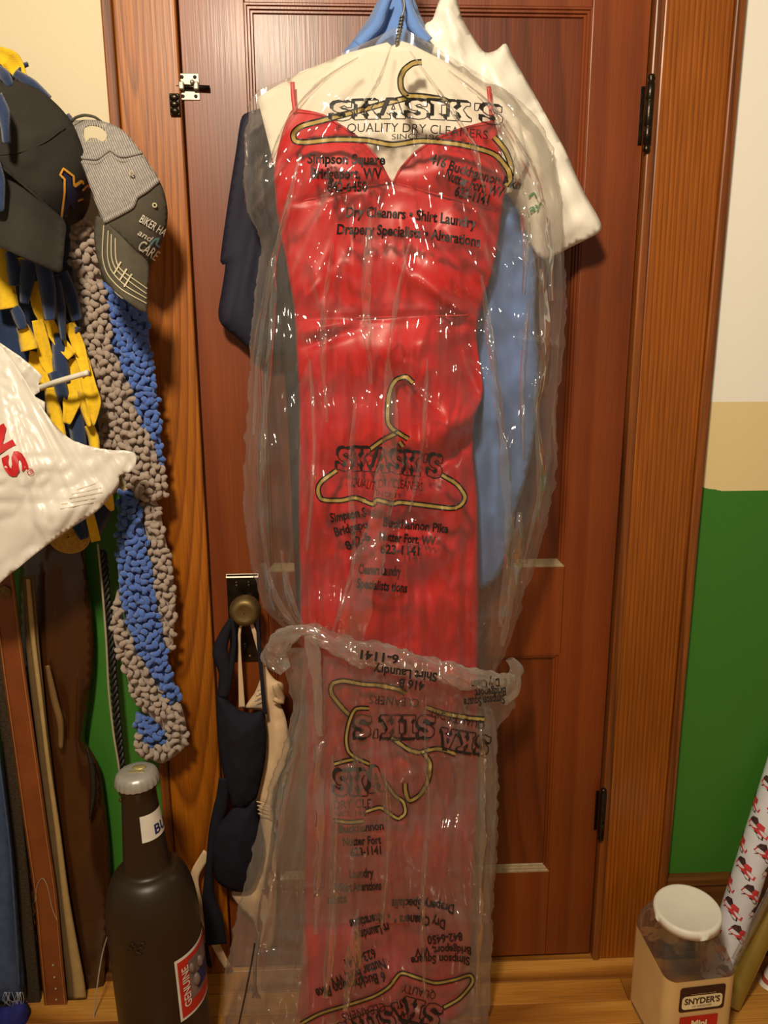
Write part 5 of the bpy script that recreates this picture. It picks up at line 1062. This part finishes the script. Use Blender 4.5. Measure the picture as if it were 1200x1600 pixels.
lv = [ring(hw*.93, hd*.93, .0005, .02), ring(hw, hd, .012, .022), ring(hw, hd, zsh*.5, .022), ring(hw, hd, zsh-.004, .022, tilt=(0, .10)), ring(hw*.985, hd*.985, zsh+.012, .03, tilt=(-.06, .20)), ring(hw*.90, hd*.90, zsh+.032, .042, tilt=(-.10, .26)), ring(hw*.78, hd*.80, zsh+.046, .05, tilt=TL), ring(.058, .058, zt_, .058, tilt=TL), ring(.056, .056, zt_+.012, .056, tilt=TL)]
n_ = len(lv[0]); V = [p for l in lv for p in l]; f = [(i*n_+k, i*n_+(k+1) % n_, (i+1)*n_+(k+1) % n_, (i+1)*n_+k) for i in range(len(lv)-1) for k in range(n_)]+[list(range(n_))[::-1]]
obj('jar_body', V, f, M_JAR, PJ)
ll = [ring(a, a, zt_+h, a, tilt=TL) for a, h in ((.060, .006), (.0635, .006), (.0635, .019), (.061, .0225), (.057, .0225), (.055, .0215))]
V = [p for l in ll for p in l]; f = [(i*n_+k, i*n_+(k+1) % n_, (i+1)*n_+(k+1) % n_, (i+1)*n_+k) for i in range(len(ll)-1) for k in range(n_)]+[[(len(ll)-1)*n_+k for k in range(n_)]]
obj('screw_lid', V, f, M_LID, PJ)
lb = [ring(hw+.0008, hd+.0008, .02, .022), ring(hw+.0008, hd+.0008, zsh*.5, .022), ring(hw+.0008, hd+.0008, zsh-.006, .022, tilt=(0, .10))]
V = [p for l in lb for p in l]; f = [(i*n_+k, i*n_+(k+1) % n_, (i+1)*n_+(k+1) % n_, (i+1)*n_+k) for i in range(2) for k in range(n_) if 16 <= k <= 36]
obj('wrap_label', V, f, M_KRAFT, PJ)
def jf(u, z, off=.002): # point on the jar's front face
    c_, s_ = math.cos(ROT), math.sin(ROT); x, y = u, -hd-off; return (jc[0]+x*c_-y*s_, jc[1]+x*s_+y*c_, z)
def plate(name, u0, u1, z0, z1, mt, off, rad=.006):
    pts = []
    for cx_, cz_, a0 in ((u1-rad, z1-rad, 0), (u0+rad, z1-rad, 90), (u0+rad, z0+rad, 180), (u1-rad, z0+rad, 270)):
        for k in range(6):
            a = math.radians(a0+18*k); pts.append(jf(cx_+rad*math.cos(a), cz_+rad*math.sin(a), off))
    obj(name, pts, [list(range(24))[::-1]], mt, PJ, smooth=False)
zb_ = zsh-.040
plate('brand_plate', -.046, .046, zb_-.042, zb_+.014, M_BRLAB, .0020); plate('brand_inset', -.041, .041, zb_-.036, zb_-.006, M_CREAM, .0026, .008)
def jtext(s, u0, u1, z, h, mt, nm, off=.0032, bold=.02):
    v, f = glyphs(s, bold); W = v[:, 0].max(); obj(nm, [jf(u0+(u1-u0)*x/W, z+h*y/.72, off) for x, y in v], f, mt, PJ, smooth=False)
jtext("SNYDER'S", -.036, .036, zb_-.024, .0135, M_BRLAB, 'brand_lettering', bold=.03); jtext('OF HANOVER', -.020, .020, zb_-.032, .0045, M_LGREY, 'brand_lettering', bold=0)
jtext("America's Pretzel Bakery, Since 1909", -.024, .026, zb_-.003, .0026, M_KRAFT, 'brand_lettering', bold=0)
plate('red_plate', -.042, .036, zb_-.11, zb_-.053, M_LRED, .0020, .002); jtext('Mini', -.018, .014, zb_-.078, .016, M_CREAM, 'product_lettering', bold=.04)

# ------------------------------------------------------------------ rolls of gift wrap leaning in the corner
M_WRAP = mat('white_gift_wrap', srgb(226, 226, 232), rough=.4, var=.08, scale=22, coat=.2); M_TRED = mat('truck_red', srgb(206, 64, 66), rough=.4, var=.15, scale=80); M_TDK = mat('truck_dark', srgb(70, 44, 46), rough=.5, var=.5, scale=90); M_TGR = mat('tree_green', srgb(70, 74, 54), rough=.5, var=.3, scale=90)
def roll(name, pt, pb, Yt, Yb, r, mt, label, seed=0):
    a, b_ = np.array(P1(pt[0], pt[1], Yt)), np.array(P1(pb[0], pb[1], Yb)); d = (a-b_)/np.linalg.norm(a-b_)
    t = thing(name, tuple(b_), label, 'gift wrap'); s = np.linspace(0, 1, 30); L = np.linalg.norm(a-b_)
    MB().tube([b_+d*L*u for u in s], [r]*30, 32, cap=False).build('paper_roll', mt, t)
    m_ = MB(); 
    for e in (b_-d*.002, a+d*.002): m_.tube([e, e+d*.001], r*.55, 24)
    m_.build('card_core', M_KRAFT, t)
    return t, b_, d, L
tr_, b0, d0, L0 = roll('gift_wrap_roll', (1232, 1170), (1118, 1528), -.02, -.085, .032, M_WRAP, 'white gift wrap roll with red truck pattern leaning on the wall')
e1 = np.cross(d0, (0, -1, 0)); e1 /= np.linalg.norm(e1); e1 = -e1 if e1[0] < 0 else e1; e2 = np.cross(e1, d0); e2 = e2 if e2[1] < 0 else -e2
def on_roll(u, v, off=.0006): # u: arc metres to the right, v: metres up the roll
    a = u/.032; return b0+d0*v+(.032+off)*(math.sin(a)*e1+math.cos(a)*e2)
def decal(poly, u, v, s, mt, nm, off):
    vv, ff = [], []; q = spline([(x*s, y*s) for x, y in poly], .004, True, False); c = q.mean(0); ca, sa = math.cos(-.35), math.sin(-.35)
    pts = [tuple(c)]+[tuple(p) for p in q]
    vv = [on_roll(u+x*ca-y*sa, v+x*sa+y*ca, off) for x, y in pts]; n = len(q)
    obj(nm, vv, [(0, 1+k, 1+(k+1) % n) for k in range(n)], mt, tr_, smooth=False)
BODY = [(-1, -.25), (-.95, .15), (-.3, .2), (-.15, .55), (.35, .55), (.5, .15), (1, .1), (1.05, -.25)]; BEDL = [(-1.0, .15), (-.9, .55), (-.5, .75), (-.2, .5), (-.3, .15)]; WHL = [(-.8, -.5), (-.6, -.2), (-.3, -.22), (.4, -.22), (.7, -.2), (.85, -.5), (.5, -.55), (.2, -.35), (-.4, -.4)]
for i in range(10):
    for j in range(3):
        u = (-.060+.060*j+(.030 if i % 2 else 0)); v = .03+.046*i
        if abs(u) < .062: 
            decal(WHL, u, v, .025, M_TDK, 'printed_wheels', .0006); decal(BODY, u, v, .025, M_TRED, 'printed_truck', .0009); decal(BEDL, u, v, .025, M_TDK, 'printed_load', .0012)
M_GOLDW = mat('gold_gift_wrap', srgb(150, 122, 44), rough=.35, metal=.3, var=.2, scale=16, aniso=(1, 1, .2), coat=.3)
roll('gift_wrap_roll', (1250, 1330), (1140, 1568), -.05, -.140, .021, M_GOLDW, 'plain gold gift wrap roll leaning beside the pretzel jar')
MS, nt, b_, out_ = new_mat('striped_gift_wrap'); _tc = node(nt, 'ShaderNodeTexCoord'); _sp = node(nt, 'ShaderNodeSeparateXYZ'); nt.links.new(_tc.outputs['Object'], _sp.inputs[0])
_m = node(nt, 'ShaderNodeMath', operation='MULTIPLY'); _m.inputs[1].default_value = 22; _f = node(nt, 'ShaderNodeMath', operation='FRACT'); nt.links.new(_sp.outputs['Z'], _m.inputs[0]); nt.links.new(_m.outputs[0], _f.inputs[0])
_r = node(nt, 'ShaderNodeValToRGB'); _r.color_ramp.interpolation = 'CONSTANT'; e = _r.color_ramp.elements; e[0].color = srgb(226, 214, 196)+(1,); e[1].position = .2; e[1].color = srgb(170, 70, 50)+(1,)
for p_, c_ in ((.34, (226, 214, 196)), (.55, (40, 110, 70)), (.7, (226, 214, 196)), (.86, (170, 70, 50))): q = e.new(p_); q.color = srgb(*c_)+(1,)
nt.links.new(_f.outputs[0], _r.inputs[0]); nt.links.new(_r.outputs[0], b_.inputs['Base Color']); b_.inputs['Roughness'].default_value = .4
roll('gift_wrap_roll', (1290, 1440), (1192, 1560), -.035, -.090, .030, MS, 'striped red, green and white gift wrap roll in the right corner')
M_CLR = film('clear_wrap_sleeve', haze=.08, gloss=.12, rough=.08, bump=.2)
cs = thing('clear_sleeve', P1(1150, 1500, -.10), 'loose clear plastic sleeve edge between the truck and gold wrap rolls', 'sleeve'); band('sleeve_edge', [(1215, 1370, -.118), (1190, 1420, -.122), (1168, 1462, -.128), (1148, 1500, -.136)], 12, M_CLR, cs, thick=.0006, curl=.006)
